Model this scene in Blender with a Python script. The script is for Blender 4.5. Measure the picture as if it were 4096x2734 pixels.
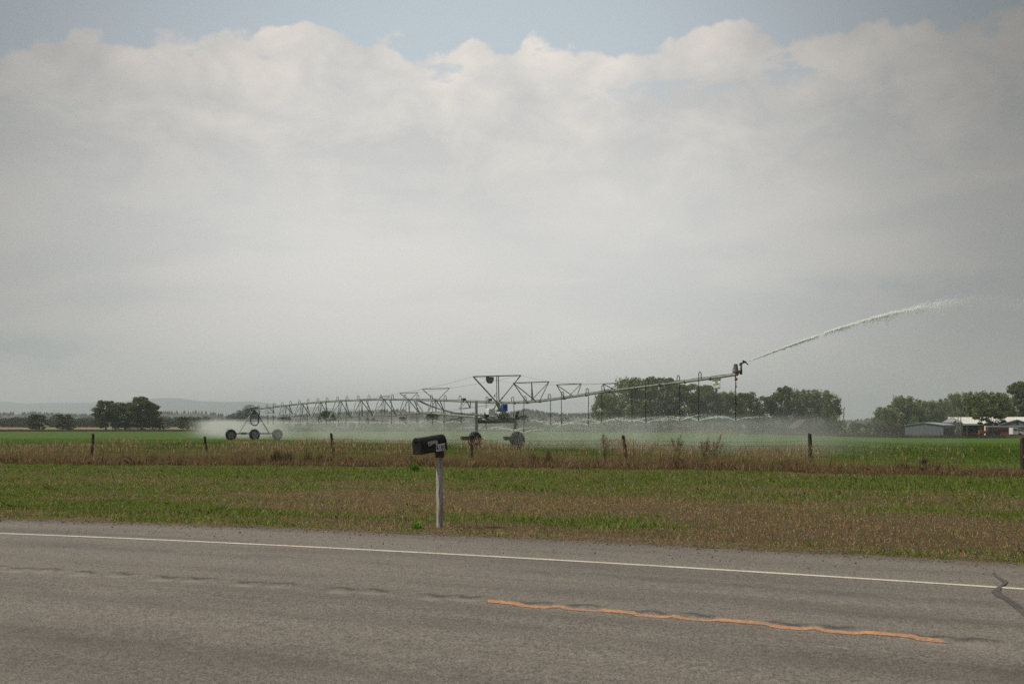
import bpy, math, random
import numpy as np
from mathutils import Vector, Matrix
R = math.radians
S = bpy.context.scene
for o in list(bpy.data.objects): bpy.data.objects.remove(o)
COL = S.collection
# ------------------------------------------------------------------ camera
F = 3982.0; HZ = 1695.0; CZ = 1.7            # focal length in photo pixels, horizon row, eye height
cd = bpy.data.cameras.new('camera'); cam = bpy.data.objects.new('camera', cd); COL.objects.link(cam)
cd.sensor_width = 36; cd.lens = 35.0; cd.shift_y = (HZ - 1367) / 4096
cd.clip_start = 0.1; cd.clip_end = 60000
cam.location = (0, 0, CZ); cam.rotation_euler = (R(90), 0, 0)
cd.dof.use_dof = True; cd.dof.focus_distance = 70; cd.dof.aperture_fstop = 4.0
S.camera = cam
S.view_settings.view_transform = 'Standard'; S.view_settings.look = 'None'
S.view_settings.gamma = 1; S.view_settings.exposure = 0.3
S.cycles.use_denoising = False
S.cycles.max_bounces = 9; S.cycles.diffuse_bounces = 4; S.cycles.glossy_bounces = 2
S.cycles.transparent_max_bounces = 16; S.cycles.volume_bounces = 1
S.cycles.volume_step_rate = 1.0; S.cycles.volume_max_steps = 128
# ------------------------------------------------------------------ node helper
class NT:
    def __init__(s, nt): s.nt = nt; s.nt.nodes.clear()
    def n(s, t, **k):
        n = s.nt.nodes.new(t)
        for a, b in k.items(): setattr(n, a, b)
        return n
    def put(s, sock, v):
        if v is None: return
        if hasattr(v, 'is_output'): s.nt.links.new(v, sock)
        elif isinstance(v, (tuple, list)) and sock.type == 'RGBA' and len(v) == 3: sock.default_value = (*v, 1)
        else: sock.default_value = v
    def m(s, op, a, b=None, c=None, clamp=False):
        n = s.n('ShaderNodeMath', operation=op, use_clamp=clamp)
        for i, v in enumerate((a, b, c)): s.put(n.inputs[i], v)
        return n.outputs[0]
    def mix(s, f, a, b, mode='MIX'):
        n = s.n('ShaderNodeMix', data_type='RGBA', blend_type=mode)
        s.put(n.inputs[0], f); s.put(n.inputs[6], a); s.put(n.inputs[7], b)
        return n.outputs[2]
    def noise(s, vec, scale, detail=4, rough=.55, dist=0, dim='3D'):
        n = s.n('ShaderNodeTexNoise', noise_dimensions=dim)
        s.put(n.inputs['Vector'], vec); n.inputs['Scale'].default_value = scale
        n.inputs['Detail'].default_value = detail; n.inputs['Roughness'].default_value = rough
        n.inputs['Distortion'].default_value = dist
        return n.outputs[0]
    def ss(s, v, a, b, x=0., y=1.):
        n = s.n('ShaderNodeMapRange', interpolation_type='SMOOTHSTEP')
        s.put(n.inputs[0], v); n.inputs[1].default_value = a; n.inputs[2].default_value = b
        n.inputs[3].default_value = x; n.inputs[4].default_value = y
        return n.outputs[0]
    def comb(s, x, y, z=0.):
        n = s.n('ShaderNodeCombineXYZ'); s.put(n.inputs[0], x); s.put(n.inputs[1], y); s.put(n.inputs[2], z)
        return n.outputs[0]
    def sep(s, v):
        n = s.n('ShaderNodeSeparateXYZ'); s.put(n.inputs[0], v); return n.outputs
    def vscale(s, v, sc):
        n = s.n('ShaderNodeVectorMath', operation='MULTIPLY'); s.put(n.inputs[0], v); n.inputs[1].default_value = sc
        return n.outputs[0]
# ------------------------------------------------------------------ sky and sun
SUN_EL, SUN_AZ = R(56), R(-98)      # azimuth from +Y towards +X
w = bpy.data.worlds.new("World"); S.world = w; w.use_nodes = True
g = NT(w.node_tree)
tc = g.n('ShaderNodeTexCoord').outputs['Generated']
x, y, z = g.sep(tc)
az = g.m('ARCTAN2', x, y); el = g.m('ARCSINE', z)
sky = g.n('ShaderNodeTexSky', sky_type='NISHITA', sun_disc=False, sun_elevation=SUN_EL, sun_rotation=SUN_AZ, dust_density=3.0, air_density=1.0)
nish = g.vscale(sky.outputs[0], (.11, .11, .11))
p1 = g.comb(az, g.m('MULTIPLY', el, 1.25)); 
big = g.noise(g.vscale(p1, (1, 1, 1)), 5.5, 3, .5)
fine = g.noise(p1, 16, 9, .56, .15)
lf = g.m('MAXIMUM', g.m('SUBTRACT', g.m('MULTIPLY', az, -1.), .26), 0.)
edge = g.m('SUBTRACT', .366, g.m('MULTIPLY', g.m('MULTIPLY', lf, lf), 1.0))
edge = g.m('ADD', edge, g.m('MULTIPLY', g.m('MAXIMUM', g.m('SUBTRACT', az, .13), 0.), .03))
edge = g.m('ADD', edge, g.m('MULTIPLY', g.m('SUBTRACT', big, .5), .075))
edge = g.m('ADD', edge, g.m('MULTIPLY', g.m('SUBTRACT', fine, .5), .085))
wv = g.n('ShaderNodeVectorMath', operation='ADD'); g.put(wv.inputs[0], p1)
nv_ = g.n('ShaderNodeTexNoise'); nv_.inputs['Scale'].default_value = 22; nv_.inputs['Detail'].default_value = 4; g.put(nv_.inputs['Vector'], p1)
g.put(wv.inputs[1], g.vscale(nv_.outputs[1], (.035, .035, .035)))
def puffs(sc):
    vo = g.n('ShaderNodeTexVoronoi', feature='SMOOTH_F1'); vo.inputs['Scale'].default_value = sc; vo.inputs['Smoothness'].default_value = .25
    g.put(vo.inputs['Vector'], wv.outputs[0]); return vo.outputs['Distance']
pf = puffs(13); pf2 = puffs(34)
edge = g.m('ADD', edge, g.m('MULTIPLY', g.m('SUBTRACT', .42, pf), .022)); edge = g.m('ADD', edge, g.m('MULTIPLY', g.m('SUBTRACT', .42, pf2), .014))
d = g.m('SUBTRACT', edge, el)
mask = g.ss(d, -.001, .008)
# small gaps in the cloud just under its upper edge
gap = g.noise(g.comb(g.m('ADD', az, 3.1), g.m('MULTIPLY', el, 2.0)), 15, 6, .55)
gapm = g.m('MULTIPLY', g.ss(gap, .575, .66), g.ss(d, .075, .02))
mask = g.m('MULTIPLY', mask, g.m('SUBTRACT', 1., g.m('MULTIPLY', gapm, .75)))
mot = g.noise(g.comb(g.m('ADD', az, 7.), g.m('MULTIPLY', el, 1.7)), 10, 9, .62, .35)
mot2 = g.noise(g.comb(g.m('MULTIPLY', az, .8), g.m('MULTIPLY', el, 3.2), 4.), 4.5, 6, .5, .4)
shade = g.m('ADD', g.m('MULTIPLY', g.ss(d, .0, .12), -.5), g.m('MULTIPLY', g.m('SUBTRACT', mot, .5), 2.7))
shade = g.m('ADD', shade, g.m('MULTIPLY', g.m('SUBTRACT', .42, pf), g.ss(d, .11, .0, 0., 1.3))); shade = g.m('ADD', shade, .66, clamp=True)
ccol = g.mix(shade, (.515, .515, .51), (.72, .67, .615))
lowc = g.mix(g.ss(mot2, .36, .64), (.59, .592, .585), (.665, .645, .615))
ccol = g.mix(g.ss(el, .30, .16), ccol, lowc)
ccol = g.mix(g.ss(el, .12, .0), ccol, (.72, .705, .68))
clear = g.mix(.14, (.49, .545, .58), nish)
pch = g.m('MULTIPLY', g.ss(g.noise(g.comb(az, g.m('MULTIPLY', el, 2.4), 9.), 4, 5, .5, .3), .54, .68), g.ss(el, .33, .2))
pch = g.m('MULTIPLY', pch, g.ss(g.m('ABSOLUTE', az), .1, .4))
ccol = g.mix(g.m('MULTIPLY', pch, .6), ccol, (.43, .50, .52))
full = g.mix(mask, clear, ccol)
# lens vignetting painted into the sky colour: brightest near mid-view, dimmer outward
da = g.m('SUBTRACT', az, -.03); de = g.m('MULTIPLY', g.m('SUBTRACT', el, .21), 1.15)
rr = g.m('SQRT', g.m('ADD', g.m('MULTIPLY', da, da), g.m('MULTIPLY', de, de)))
lobe = g.m('SUBTRACT', .955, g.m('MULTIPLY', g.ss(rr, .14, .62), .56))
lobe = g.m('MULTIPLY', lobe, g.ss(az, .08, .55, 1.0, .80))
vm = g.n('ShaderNodeVectorMath', operation='SCALE'); g.put(vm.inputs[0], full); g.put(vm.inputs[3], lobe)
bg = g.n('ShaderNodeBackground'); g.put(bg.inputs[0], vm.outputs[0]); bg.inputs[1].default_value = 1.0
g.nt.links.new(bg.outputs[0], g.n('ShaderNodeOutputWorld').inputs[0])
w.cycles.sampling_method = 'MANUAL'; w.cycles.sample_map_resolution = 512
sd = bpy.data.lights.new('sun', 'SUN'); sd.energy = 3.0; sd.angle = R(6); sd.color = (1, .92, .78)
so = bpy.data.objects.new('sun', sd); COL.objects.link(so)
SV = Vector((math.sin(SUN_AZ) * math.cos(SUN_EL), math.cos(SUN_AZ) * math.cos(SUN_EL), math.sin(SUN_EL)))
so.rotation_euler = SV.to_track_quat('Z', 'Y').to_euler(); so.location = (-20, 20, 60)
# ------------------------------------------------------------------ materials
def mat(name, col, rough=.6, metal=0., var=.25, scale=3., col2=None, bump=0., bscale=None, attr=False, transl=0., coord='Object', spec=.3, stretch=None):
    m = bpy.data.materials.new(name); m.use_nodes = True; t = NT(m.node_tree)
    v = t.n('ShaderNodeTexCoord').outputs[coord]
    if stretch: v = t.vscale(v, stretch)
    b = t.n('ShaderNodeBsdfPrincipled')
    if attr:
        a = t.n('ShaderNodeVertexColor'); a.layer_name = 'Col'; c = a.outputs[0]
    else:
        nz = t.ss(t.noise(v, scale, 6, .6), .3, .7)
        c2 = col2 or tuple(q * (1 - var) for q in col)
        c1 = col if col2 else tuple(min(1, q * (1 + var * .6)) for q in col)
        c = t.mix(nz, c1, c2)
    t.put(b.inputs['Base Color'], c); b.inputs['Roughness'].default_value = rough
    b.inputs['Metallic'].default_value = metal; b.inputs['Specular IOR Level'].default_value = spec
    if bump:
        bn = t.n('ShaderNodeBump'); bn.inputs['Strength'].default_value = bump; bn.inputs['Distance'].default_value = .02
        t.put(bn.inputs['Height'], t.noise(v, bscale or scale * 6, 5, .6)); t.put(b.inputs['Normal'], bn.outputs[0])
    out = t.n('ShaderNodeOutputMaterial'); sh = b.outputs[0]
    if transl:
        tr = t.n('ShaderNodeBsdfTranslucent'); t.put(tr.inputs[0], c)
        mx = t.n('ShaderNodeMixShader'); mx.inputs[0].default_value = transl
        t.nt.links.new(sh, mx.inputs[1]); t.nt.links.new(tr.outputs[0], mx.inputs[2]); sh = mx.outputs[0]
    t.nt.links.new(sh, out.inputs[0]); return m
M = dict(
    galv=mat('galvanised_steel', (.34, .36, .32), .42, .55, .3, 2.5),
    trussd=mat('dark_galvanised', (.075, .09, .07), .6, .3, .3, 3),
    darkrim=mat('dark_grey_rim', (.06, .06, .055), .8, 0, .4, 4),  # darker rim tone for the right tower's wheels
    galvd=mat('weathered_steel', (.20, .22, .20), .5, .5, .3, 3),
    rubber=mat('black_rubber', (.022, .022, .024), .75, 0, .3, 8),
    rim=mat('grey_rim', (.23, .24, .23), .6, .3, .3, 4),
    hose=mat('black_hose', (.02, .022, .03), .5, 0, .2, 5),
    bluehose=mat('blue_hose', (.02, .06, .22), .5, 0, .3, 5),
    white=mat('white_paint', (.72, .72, .68), .5, 0, .12, 3),
    blue=mat('blue_paint', (.02, .10, .42), .45, 0, .2, 2),
    grey=mat('grey_enamel', (.20, .21, .20), .55, 0, .25, 4),
    dark=mat('dark_plastic', (.03, .03, .032), .5, 0, .3, 6),
    rust=mat('rusty_iron', (.13, .07, .045), .8, 0, .4, 7),
    red=mat('red_paint', (.32, .045, .03), .5, 0, .3, 4),
    post=mat('weathered_post_wood', (.085, .065, .052), .9, 0, .3, 9, col2=(.035, .026, .022), bump=.6, stretch=(1, 1, .15)),
    mpost=mat('grey_post_wood', (.56, .52, .47), .9, 0, .3, 38, col2=(.17, .145, .12), bump=.7, bscale=60, stretch=(1, 1, .08)),
    block=mat('brown_wood_block', (.085, .045, .03), .75, 0, .3, 12, bump=.3, stretch=(1, .2, 1)),
    mbox=mat('black_mailbox_enamel', (.013, .013, .014), .34, 0, .2, 9, spec=.28),
    mboxin=mat('dull_black_door', (.012, .012, .012), .7, 0, .3, 20),
    sticker=mat('white_sticker', (.62, .60, .56), .6, 0, .15, 30),
    flag=mat('faded_flag', (.42, .37, .36), .6, 0, .2, 40),
    ink=mat('navy_ink', (.015, .02, .07), .6, 0, .1, 9),
    inkb=mat('dark_ink', (.03, .03, .03), .6, 0, .1, 9),
    wire=mat('rusty_wire', (.06, .05, .045), .7, .3, .3, 6),
    orange=mat('orange_flag', (.85, .09, .03), .6, 0, .1, 9, transl=.3),
    bark=mat('bark', (.10, .085, .07), .95, 0, .35, 4, bump=.4),
    tin=mat('white_tin_roof', (.66, .64, .60), .5, 0, .12, .6),
    tingrey=mat('grey_tin_wall', (.135, .155, .17), .6, 0, .15, .8, stretch=(3, 3, .3)),
    tinl=mat('pale_grey_tin', (.33, .35, .35), .5, 0, .15, .8),
    tinm=mat('metal_bin', (.42, .44, .45), .4, .4, .2, 1.5),
    brownw=mat('brown_boards', (.075, .055, .048), .9, 0, .4, 1.3, stretch=(4, 4, .4)),
    greyw=mat('grey_boards', (.14, .12, .10), .9, 0, .35, 2),
    dark2=mat('dark_interior', (.012, .012, .011), .9, 0, .3, 1),
    glass=mat('cab_glass', (.05, .07, .08), .15, 0, .2, 3, spec=.6),
    maroon=mat('maroon_paint', (.13, .018, .016), .5, 0, .3, 2),
    rustor=mat('orange_rust_paint', (.30, .07, .03), .7, 0, .4, 2),
)
# ------------------------------------------------------------------ mesh builder
class MB:
    def __init__(s): s.v = []; s.f = []
    def add(s, vs, fs):
        o = len(s.v); s.v += [tuple(q) for q in vs]; s.f += [tuple(i + o for i in f) for f in fs]; return s
    def box(s, c, size, rot=None):
        hx, hy, hz = [q / 2 for q in size]; c = Vector(c)
        vs = [Vector((sx * hx, sy * hy, sz * hz)) for sz in (-1, 1) for sy in (-1, 1) for sx in (-1, 1)]
        if rot is not None: vs = [rot @ q for q in vs]
        return s.add([q + c for q in vs], [(0, 2, 3, 1), (4, 5, 7, 6), (0, 1, 5, 4), (2, 6, 7, 3), (0, 4, 6, 2), (1, 3, 7, 5)])
    def tube(s, pts, r, n=6, cap=True):
        pts = [Vector(p) for p in pts]; rs = r if isinstance(r, (list, tuple)) else [r] * len(pts)
        ring = []; prev = None
        for i, p in enumerate(pts):
            t = (pts[min(i + 1, len(pts) - 1)] - pts[max(i - 1, 0)])
            if t.length < 1e-9: t = Vector((0, 0, 1))
            t.normalize()
            if prev is None: u = t.orthogonal().normalized()
            else:
                u = prev - t * prev.dot(t)
                u = u.normalized() if u.length > 1e-6 else t.orthogonal().normalized()
            prev = u; v2 = t.cross(u)
            ring.append([p + (u * math.cos(a) + v2 * math.sin(a)) * rs[i] for a in [2 * math.pi * k / n for k in range(n)]])
        vs = [q for r_ in ring for q in r_]; fs = []
        for i in range(len(pts) - 1):
            for k in range(n):
                a = i * n + k; b = i * n + (k + 1) % n; fs.append((a, b, b + n, a + n))
        if cap: fs.append(tuple(range(n - 1, -1, -1))); fs.append(tuple(range((len(pts) - 1) * n, len(pts) * n)))
        return s.add(vs, fs)
    def lathe(s, prof, axis_o, axis_d, n=20):      # prof = (along, radius)
        d = Vector(axis_d).normalized(); u = d.orthogonal().normalized(); v2 = d.cross(u); o = Vector(axis_o)
        vs = []; fs = []
        for (a, r) in prof:
            for k in range(n):
                t = 2 * math.pi * k / n; vs.append(o + d * a + (u * math.cos(t) + v2 * math.sin(t)) * r)
        for i in range(len(prof) - 1):
            for k in range(n):
                a = i * n + k; b = i * n + (k + 1) % n; fs.append((a, b, b + n, a + n))
        return s.add(vs, fs)
    def prism(s, poly, o, ux, uy, th):             # polygon in plane (ux,uy) extruded along normal
        o = Vector(o); ux = Vector(ux); uy = Vector(uy); nn = ux.cross(uy).normalized() * th; k = len(poly)
        vs = [o + ux * a + uy * b for a, b in poly] + [o + ux * a + uy * b + nn for a, b in poly]
        fs = [tuple(range(k - 1, -1, -1)), tuple(range(k, 2 * k))] + [(i, (i + 1) % k, (i + 1) % k + k, i + k) for i in range(k)]
        return s.add(vs, fs)
    def blob(s, c, r, seed=0, sub=1, squash=(1, 1, 1)):
        rnd = random.Random(seed); n = 7 if sub else 5; m_ = 4; c = Vector(c); vs = []; fs = []
        for i in range(m_ + 1):
            for k in range(n):
                ph = math.pi * i / m_; t = 2 * math.pi * k / n; q = r * rnd.uniform(.8, 1.15)
                vs.append(c + Vector((math.sin(ph) * math.cos(t) * q * squash[0], math.sin(ph) * math.sin(t) * q * squash[1], math.cos(ph) * q * squash[2])))
        for i in range(m_):
            for k in range(n):
                a = i * n + k; b = i * n + (k + 1) % n; fs.append((a, b, b + n, a + n))
        return s.add(vs, fs)
    def build(s, name, m, parent=None, smooth=False, bevel=0.):
        me = bpy.data.meshes.new(name); me.from_pydata(s.v, [], s.f); me.update()
        me.materials.append(M[m] if isinstance(m, str) else m)
        if smooth: me.polygons.foreach_set('use_smooth', [True] * len(me.polygons))
        o = bpy.data.objects.new(name, me); COL.objects.link(o)
        if parent is not None:
            o.parent = parent
            o.matrix_parent_inverse = parent_mat(parent).inverted()
        if bevel:
            b = o.modifiers.new('bevel', 'BEVEL'); b.width = bevel; b.segments = 2; b.limit_method = 'ANGLE'
        return o
def parent_mat(p):
    m = Matrix.LocRotScale(p.location, p.rotation_euler, p.scale)
    if p.parent is not None: m = parent_mat(p.parent) @ p.matrix_parent_inverse @ m
    return m
def tag(o, label=None, cat=None, group=None, kind=None):
    for k, v in (('label', label), ('category', cat), ('group', group), ('kind', kind)):
        if v: o[k] = v
    return o
def thing(name, loc, label, cat, group=None, rz=0):
    o = bpy.data.objects.new(name, None); COL.objects.link(o); o.location = loc; o.rotation_euler = (0, 0, rz)
    o.empty_display_size = .3
    return tag(o, label, cat, group)
def copy_thing(root, loc, rz, sc, label=None):
    r = root.copy(); COL.objects.link(r); r.location = loc; r.rotation_euler = (0, 0, rz); r.scale = sc
    if label: r['label'] = label
    for ch in root.children:
        c = ch.copy(); COL.objects.link(c); c.parent = r
        for q in ch.children:
            e = q.copy(); COL.objects.link(e); e.parent = c
    return r
def fastmesh(name, verts, faces_n, nper, m, cols=None, parent=None):
    """numpy mesh: verts (V,3); faces are consecutive runs of nper vertices"""
    me = bpy.data.meshes.new(name); V = len(verts); nf = V // nper
    me.vertices.add(V); me.vertices.foreach_set('co', np.ascontiguousarray(verts, dtype=np.float32).ravel())
    me.loops.add(V); me.loops.foreach_set('vertex_index', np.arange(V, dtype=np.int32))
    me.polygons.add(nf); me.polygons.foreach_set('loop_start', np.arange(0, V, nper, dtype=np.int32))
    me.polygons.foreach_set('loop_total', np.full(nf, nper, dtype=np.int32))
    if cols is not None:
        at = me.color_attributes.new('Col', 'FLOAT_COLOR', 'POINT')
        c4 = np.ones((V, 4), dtype=np.float32); c4[:, :3] = cols; at.data.foreach_set('color', c4.ravel())
    me.update(calc_edges=True); me.materials.append(M[m] if isinstance(m, str) else m)
    o = bpy.data.objects.new(name, me); COL.objects.link(o)
    if parent is not None: o.parent = parent; o.matrix_parent_inverse = parent_mat(parent).inverted()
    return o
# ------------------------------------------------------------------ layout functions
def sst(t): t = np.clip(t, 0, 1); return t * t * (3 - 2 * t)
XL, XR = -16., 8.
def yedge(x):                       # the far painted edge line of the curving road
    x = np.asarray(x, dtype=float); c = np.clip(x, XL, XR)
    yy = -.0080358 * c * c - .41637 * c + 12.671
    return yy + (x - c) * (-.0160716 * c - .41637)
def dnorm(x):                       # rough length factor from y-offset to distance across the road
    c = np.clip(np.asarray(x, dtype=float), XL, XR); sl = -.0160716 * c - .41637
    return 1 / np.sqrt(1 + sl * sl)
def D(x, y): return (np.asarray(y) - yedge(x)) * dnorm(x)
PD = [-40, -12, -9, -7, 2.75, 3.3, 4.3, 7, 12, 18, 23, 27, 31, 34, 40, 60]
PZ = [-.2, -.2, -.12, -.04, -.09, -.09, -.15, -.20, -.30, -.40, -.42, -.34, -.38, -.42, -.45, -.45]
def gz(x, y):
    x = np.asarray(x, dtype=float); y = np.asarray(y, dtype=float); d = D(x, y)
    z = np.interp(d, PD, PZ)
    a = x / np.maximum(y, 1.)
    z = z - 1.65 * sst((y - 90) / 190) * sst((a - .12) / .32)
    z = z - .42 * sst((y - 240) / 90) * sst((a - .02) / .08) 
    z = z + .25 * sst((y - 268) / 50) * sst((.0 - a) / .05)
    # shallow ditch with a bank on the right-hand part of the verge
    z = z - .20 * (sst((d - 21.7) / .5) - sst((d - 22.6) / .35)) * sst((x - 4) / 4) + .05 * np.exp(-((d - 19) / 2.) ** 2) * sst((x - 2) / 6)
    z = z + .012 * np.sin(x * 1.9 + y * .7) * np.cos(y * 1.3 - x * .4) * sst((d - 3.2) / 1.5) * sst((60 - y) / 20)
    return z
def at(px, Y, py=None):
    X = (px - 2048) / F * Y
    return Vector((X, Y, CZ - (py - HZ) / F * Y)) if py is not None else Vector((X, Y, float(gz(X, Y))))
def onground(px, py):
    X = Y = 0.
    z = -.2
    for _ in range(30):
        Y = F * (CZ - z) / (py - HZ); X = (px - 2048) / F * Y; z = .5 * z + .5 * float(gz(X, Y))
    return Vector((X, Y, z))
HOL = []                            # rumble hollows, as positions along and across the centre line
for px in (-60, 73, 168, 329, 460, 651, 774, 988, 1110, 1363, 1486, 1739, 1860, 2142, 2327, 2611, 2786, 3158, 3363, 3744, 3920, 4250, 4400):
    py = 2272 + .0555 * px + 5.4e-6 * px * px
    Y = F * (CZ - .08) / (py - HZ); HOL.append(((px - 2048) / F * Y, Y))
def rz(x, y):                       # road surface height
    d = D(x, y); z = .08 * (1 - np.minimum(np.abs(d + 3.37) / 3.37, 1.)) - .03 * np.clip(d, 0, 3) + .03 * np.minimum(d + 6.74, 0)
    for i, (hx, hy) in enumerate(HOL):
        s1 = (x - hx) * .93 - (y - hy) * .37; s2 = (x - hx) * .37 + (y - hy) * .93
        q = np.abs(s1 / .16) ** 8 + np.abs((s2 + (.03 if i % 2 else -.03)) / .13) ** 6
        z = z - .016 * np.exp(-q)
    return z
# ------------------------------------------------------------------ ground
def zone_ground():
    cs = np.sign(np.linspace(-1, 1, 121)) * np.abs(np.linspace(-1, 1, 121)) ** 1.15
    ss_ = list(np.arange(-60, -12, 4.)) + list(np.arange(-12, 3, 1.)) + list(np.arange(3, 20, .5)) + list(np.arange(20, 25, .2)) + list(np.arange(25, 46, .5)) + list(np.arange(46, 120, 3.)) + list(np.arange(120, 520, 6.)) + [560, 620, 700, 820, 1000, 1300, 1700, 2300, 3200, 4500, 6500, 9800]
    V = []; 
    for s in ss_:
        k = max(0., 1 - max(s, 0) / 220.)
        X = cs * (45 + .75 * max(s, 0)); Yb = yedge(X) if k else 12.67
        Yy = s / .925 + Yb * k + 12.67 * (1 - k)
        Yy = Yy + 0 * X
        Z = gz(X, Yy); 
        if s > 600: Z = Z * 0 + (-.3)
        V.append(np.stack([X, Yy, Z], 1))
    nr = len(ss_); nc = len(cs); V = np.concatenate(V)
    fs = [(r * nc + c, r * nc + c + 1, (r + 1) * nc + c + 1, (r + 1) * nc + c) for r in range(nr - 1) for c in range(nc - 1)]
    return V, fs, ss_, nc
m = bpy.data.materials.new('verge_field_soil'); m.use_nodes = True; t = NT(m.node_tree)
geo = t.n('ShaderNodeNewGeometry').outputs['Position']; gx, gy, gzz = t.sep(geo)
at_ = t.n('ShaderNodeVertexColor'); at_.layer_name = 'Col'
n1 = t.noise(geo, 1.2, 6, .6); n2 = t.noise(geo, 14, 5, .7); n3 = t.noise(t.comb(gx, t.m('MULTIPLY', gy, .35)), .05, 4, .6)
c = t.mix(t.ss(n2, .35, .65), at_.outputs[0], t.mix(1., at_.outputs[0], (.55, .55, .55), 'MULTIPLY'))
c = t.mix(t.ss(n3, .3, .7, 0, .35), c, t.mix(1., c, (1.35, 1.25, 1.3), 'MULTIPLY'))
b = t.n('ShaderNodeBsdfPrincipled'); t.put(b.inputs['Base Color'], c); b.inputs['Roughness'].default_value = .95; b.inputs['Specular IOR Level'].default_value = .1
bn = t.n('ShaderNodeBump'); bn.inputs['Strength'].default_value = .8; bn.inputs['Distance'].default_value = .05
t.put(bn.inputs['Height'], n2); t.put(b.inputs['Normal'], bn.outputs[0])
t.nt.links.new(b.outputs[0], t.n('ShaderNodeOutputMaterial').inputs[0]); M['ground'] = m
rng = np.random.default_rng(7)
def vnoise(x, y, s, seed=0):        # smooth value noise
    r_ = np.random.default_rng(seed).random((64, 64)); X = x / s; Y = y / s
    i = np.floor(X).astype(int); j = np.floor(Y).astype(int); fx = sst(X - i); fy = sst(Y - j)
    g_ = lambda a, b: r_[a % 64, b % 64]
    return (g_(i, j) * (1 - fx) + g_(i + 1, j) * fx) * (1 - fy) + (g_(i, j + 1) * (1 - fx) + g_(i + 1, j + 1) * fx) * fy
def gauss(x, y, px, py, rx, ry):
    p = onground(px, py); 
    return np.exp(-((x - p.x) / rx) ** 2 - (((y - p.y) + .42 * (x - p.x)) / ry) ** 2)
GP = [(1450, 2085, 4.5, .9, -.5), (3000, 2190, 3.5, .7, -.35), (550, 2045, 5.5, 1.6, .75), (2330, 2095, 1.9, .6, .75), (700, 1880, 30, 3.0, .35), (2700, 1905, 14, 2.6, .3), (3700, 1965, 7, 2.2, .45), (250, 1960, 6, 5, .15), (3300, 2215, 3.2, .25, .8), (3900, 2247, 3., .22, 1.0), (1655, 1875, 2, 1, .3),
      (1750, 2000, 5, 3.2, -.75), (1300, 2040, 2.5, 1.6, -.5), (3650, 2110, 3.8, 3.0, -.85), (2650, 2020, 3.5, 2.5, -.35), (3100, 1920, 5, .6, -.6), (2900, 2130, 3., 1.5, -.3), (1750, 2100, 2.6, .8, -.4), (900, 2080, 6, .5, -.5), (4000, 2180, 3, 1.6, -.6), (1100, 1930, 5, 2, -.2)]
def green(x, y):
    v = .42 + (vnoise(x, y * 1.6, 2.2, 1) - .5) * .55 + (vnoise(x, y, .6, 2) - .5) * .5 + (vnoise(x + y * .4, y, 5., 3) - .5) * .3
    for (px, py, rx, ry, a) in GP: v = v + a * gauss(x, y, px, py, rx, ry)
    return np.clip(v, 0, 1)
def vcol(gv, n=None):
    gv = np.asarray(gv)[:, None]
    a = np.array([[.11, .078, .045]]); b_ = np.array([[.08, .098, .025]])
    return a * (1 - gv) + b_ * gv
V, fs, ss_, nc = zone_ground()
me = bpy.data.meshes.new('ground'); me.from_pydata(V.tolist(), [], fs); me.update()
x, y = V[:, 0], V[:, 1]; d = D(x, y)
col = vcol(green(x, y) * .8)
soil = np.array([[.11, .092, .075]]); k = sst((4.2 - d) / 1.2)[:, None]; col = col * (1 - k) + soil * k
fieldc = np.array([[.075, .135, .022]]) * (1 + .12 * (vnoise(x, y * 3, 30, 5)[:, None] - .5))
k = sst((d - 33) / 1.5)[:, None]; col = col * (1 - k) + fieldc * k
a = x / np.maximum(y, 1)
olive = np.array([[.085, .10, .035]]); tan = np.array([[.27, .20, .11]]); far = np.array([[.09, .10, .05]])
k = sst((y - 276) / 4)[:, None]; col = col * (1 - k) + olive * k
k = (sst((y - 335) / 8) * sst((-.275 - a) / .03))[:, None]; col = col * (1 - k) + tan * k
k = sst((y - 560) / 60)[:, None]; col = col * (1 - k) + far * k
ca = me.color_attributes.new('Col', 'FLOAT_COLOR', 'POINT'); c4 = np.ones((len(V), 4), dtype=np.float32); c4[:, :3] = col; ca.data.foreach_set('color', c4.ravel())
me.materials.append(M['ground']); me.polygons.foreach_set('use_smooth', [True] * len(me.polygons))
go = bpy.data.objects.new('ground', me); COL.objects.link(go); tag(go, kind='structure')
# ------------------------------------------------------------------ road
m = bpy.data.materials.new('chip_seal_asphalt'); m.use_nodes = True; t = NT(m.node_tree)
uv = t.n('ShaderNodeUVMap'); uv.uv_map = 'road'; ux, uy, _ = t.sep(uv.outputs[0])   # u along, v = distance across
geo = t.n('ShaderNodeNewGeometry').outputs['Position']
sp = t.noise(geo, 55, 4, .75); sp2 = t.noise(geo, 130, 2, .6)
big = t.noise(t.comb(t.m('MULTIPLY', ux, .10), t.m('MULTIPLY', uy, .9)), 1.0, 5, .6)
big2 = t.noise(t.comb(t.m('MULTIPLY', ux, .5), uy), 1.6, 5, .6)
sp3 = t.noise(geo, 17, 3, .6)
c = t.mix(t.ss(t.m('ADD', t.m('MULTIPLY', sp, .8), t.m('MULTIPLY', sp3, .2)), .39, .61), (.093, .083, .074), (.295, .262, .228))
c = t.mix(t.ss(sp2, .62, .72, 0, .7), c, (.33, .30, .26))
tr = None
for ctr in (-1.25, -2.6, -4.3, -5.75):                   # polished, darker wheel tracks
    q = t.m('DIVIDE', t.m('SUBTRACT', uy, ctr), .28); q = t.m('POWER', 2.718, t.m('MULTIPLY', t.m('MULTIPLY', q, q), -1.))
    tr = q if tr is None else t.m('ADD', tr, q)
dk = t.m('ADD', t.m('MULTIPLY', tr, t.ss(big2, .3, .75, .0, .42)), t.ss(big, .42, .66, 0, .34))
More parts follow.
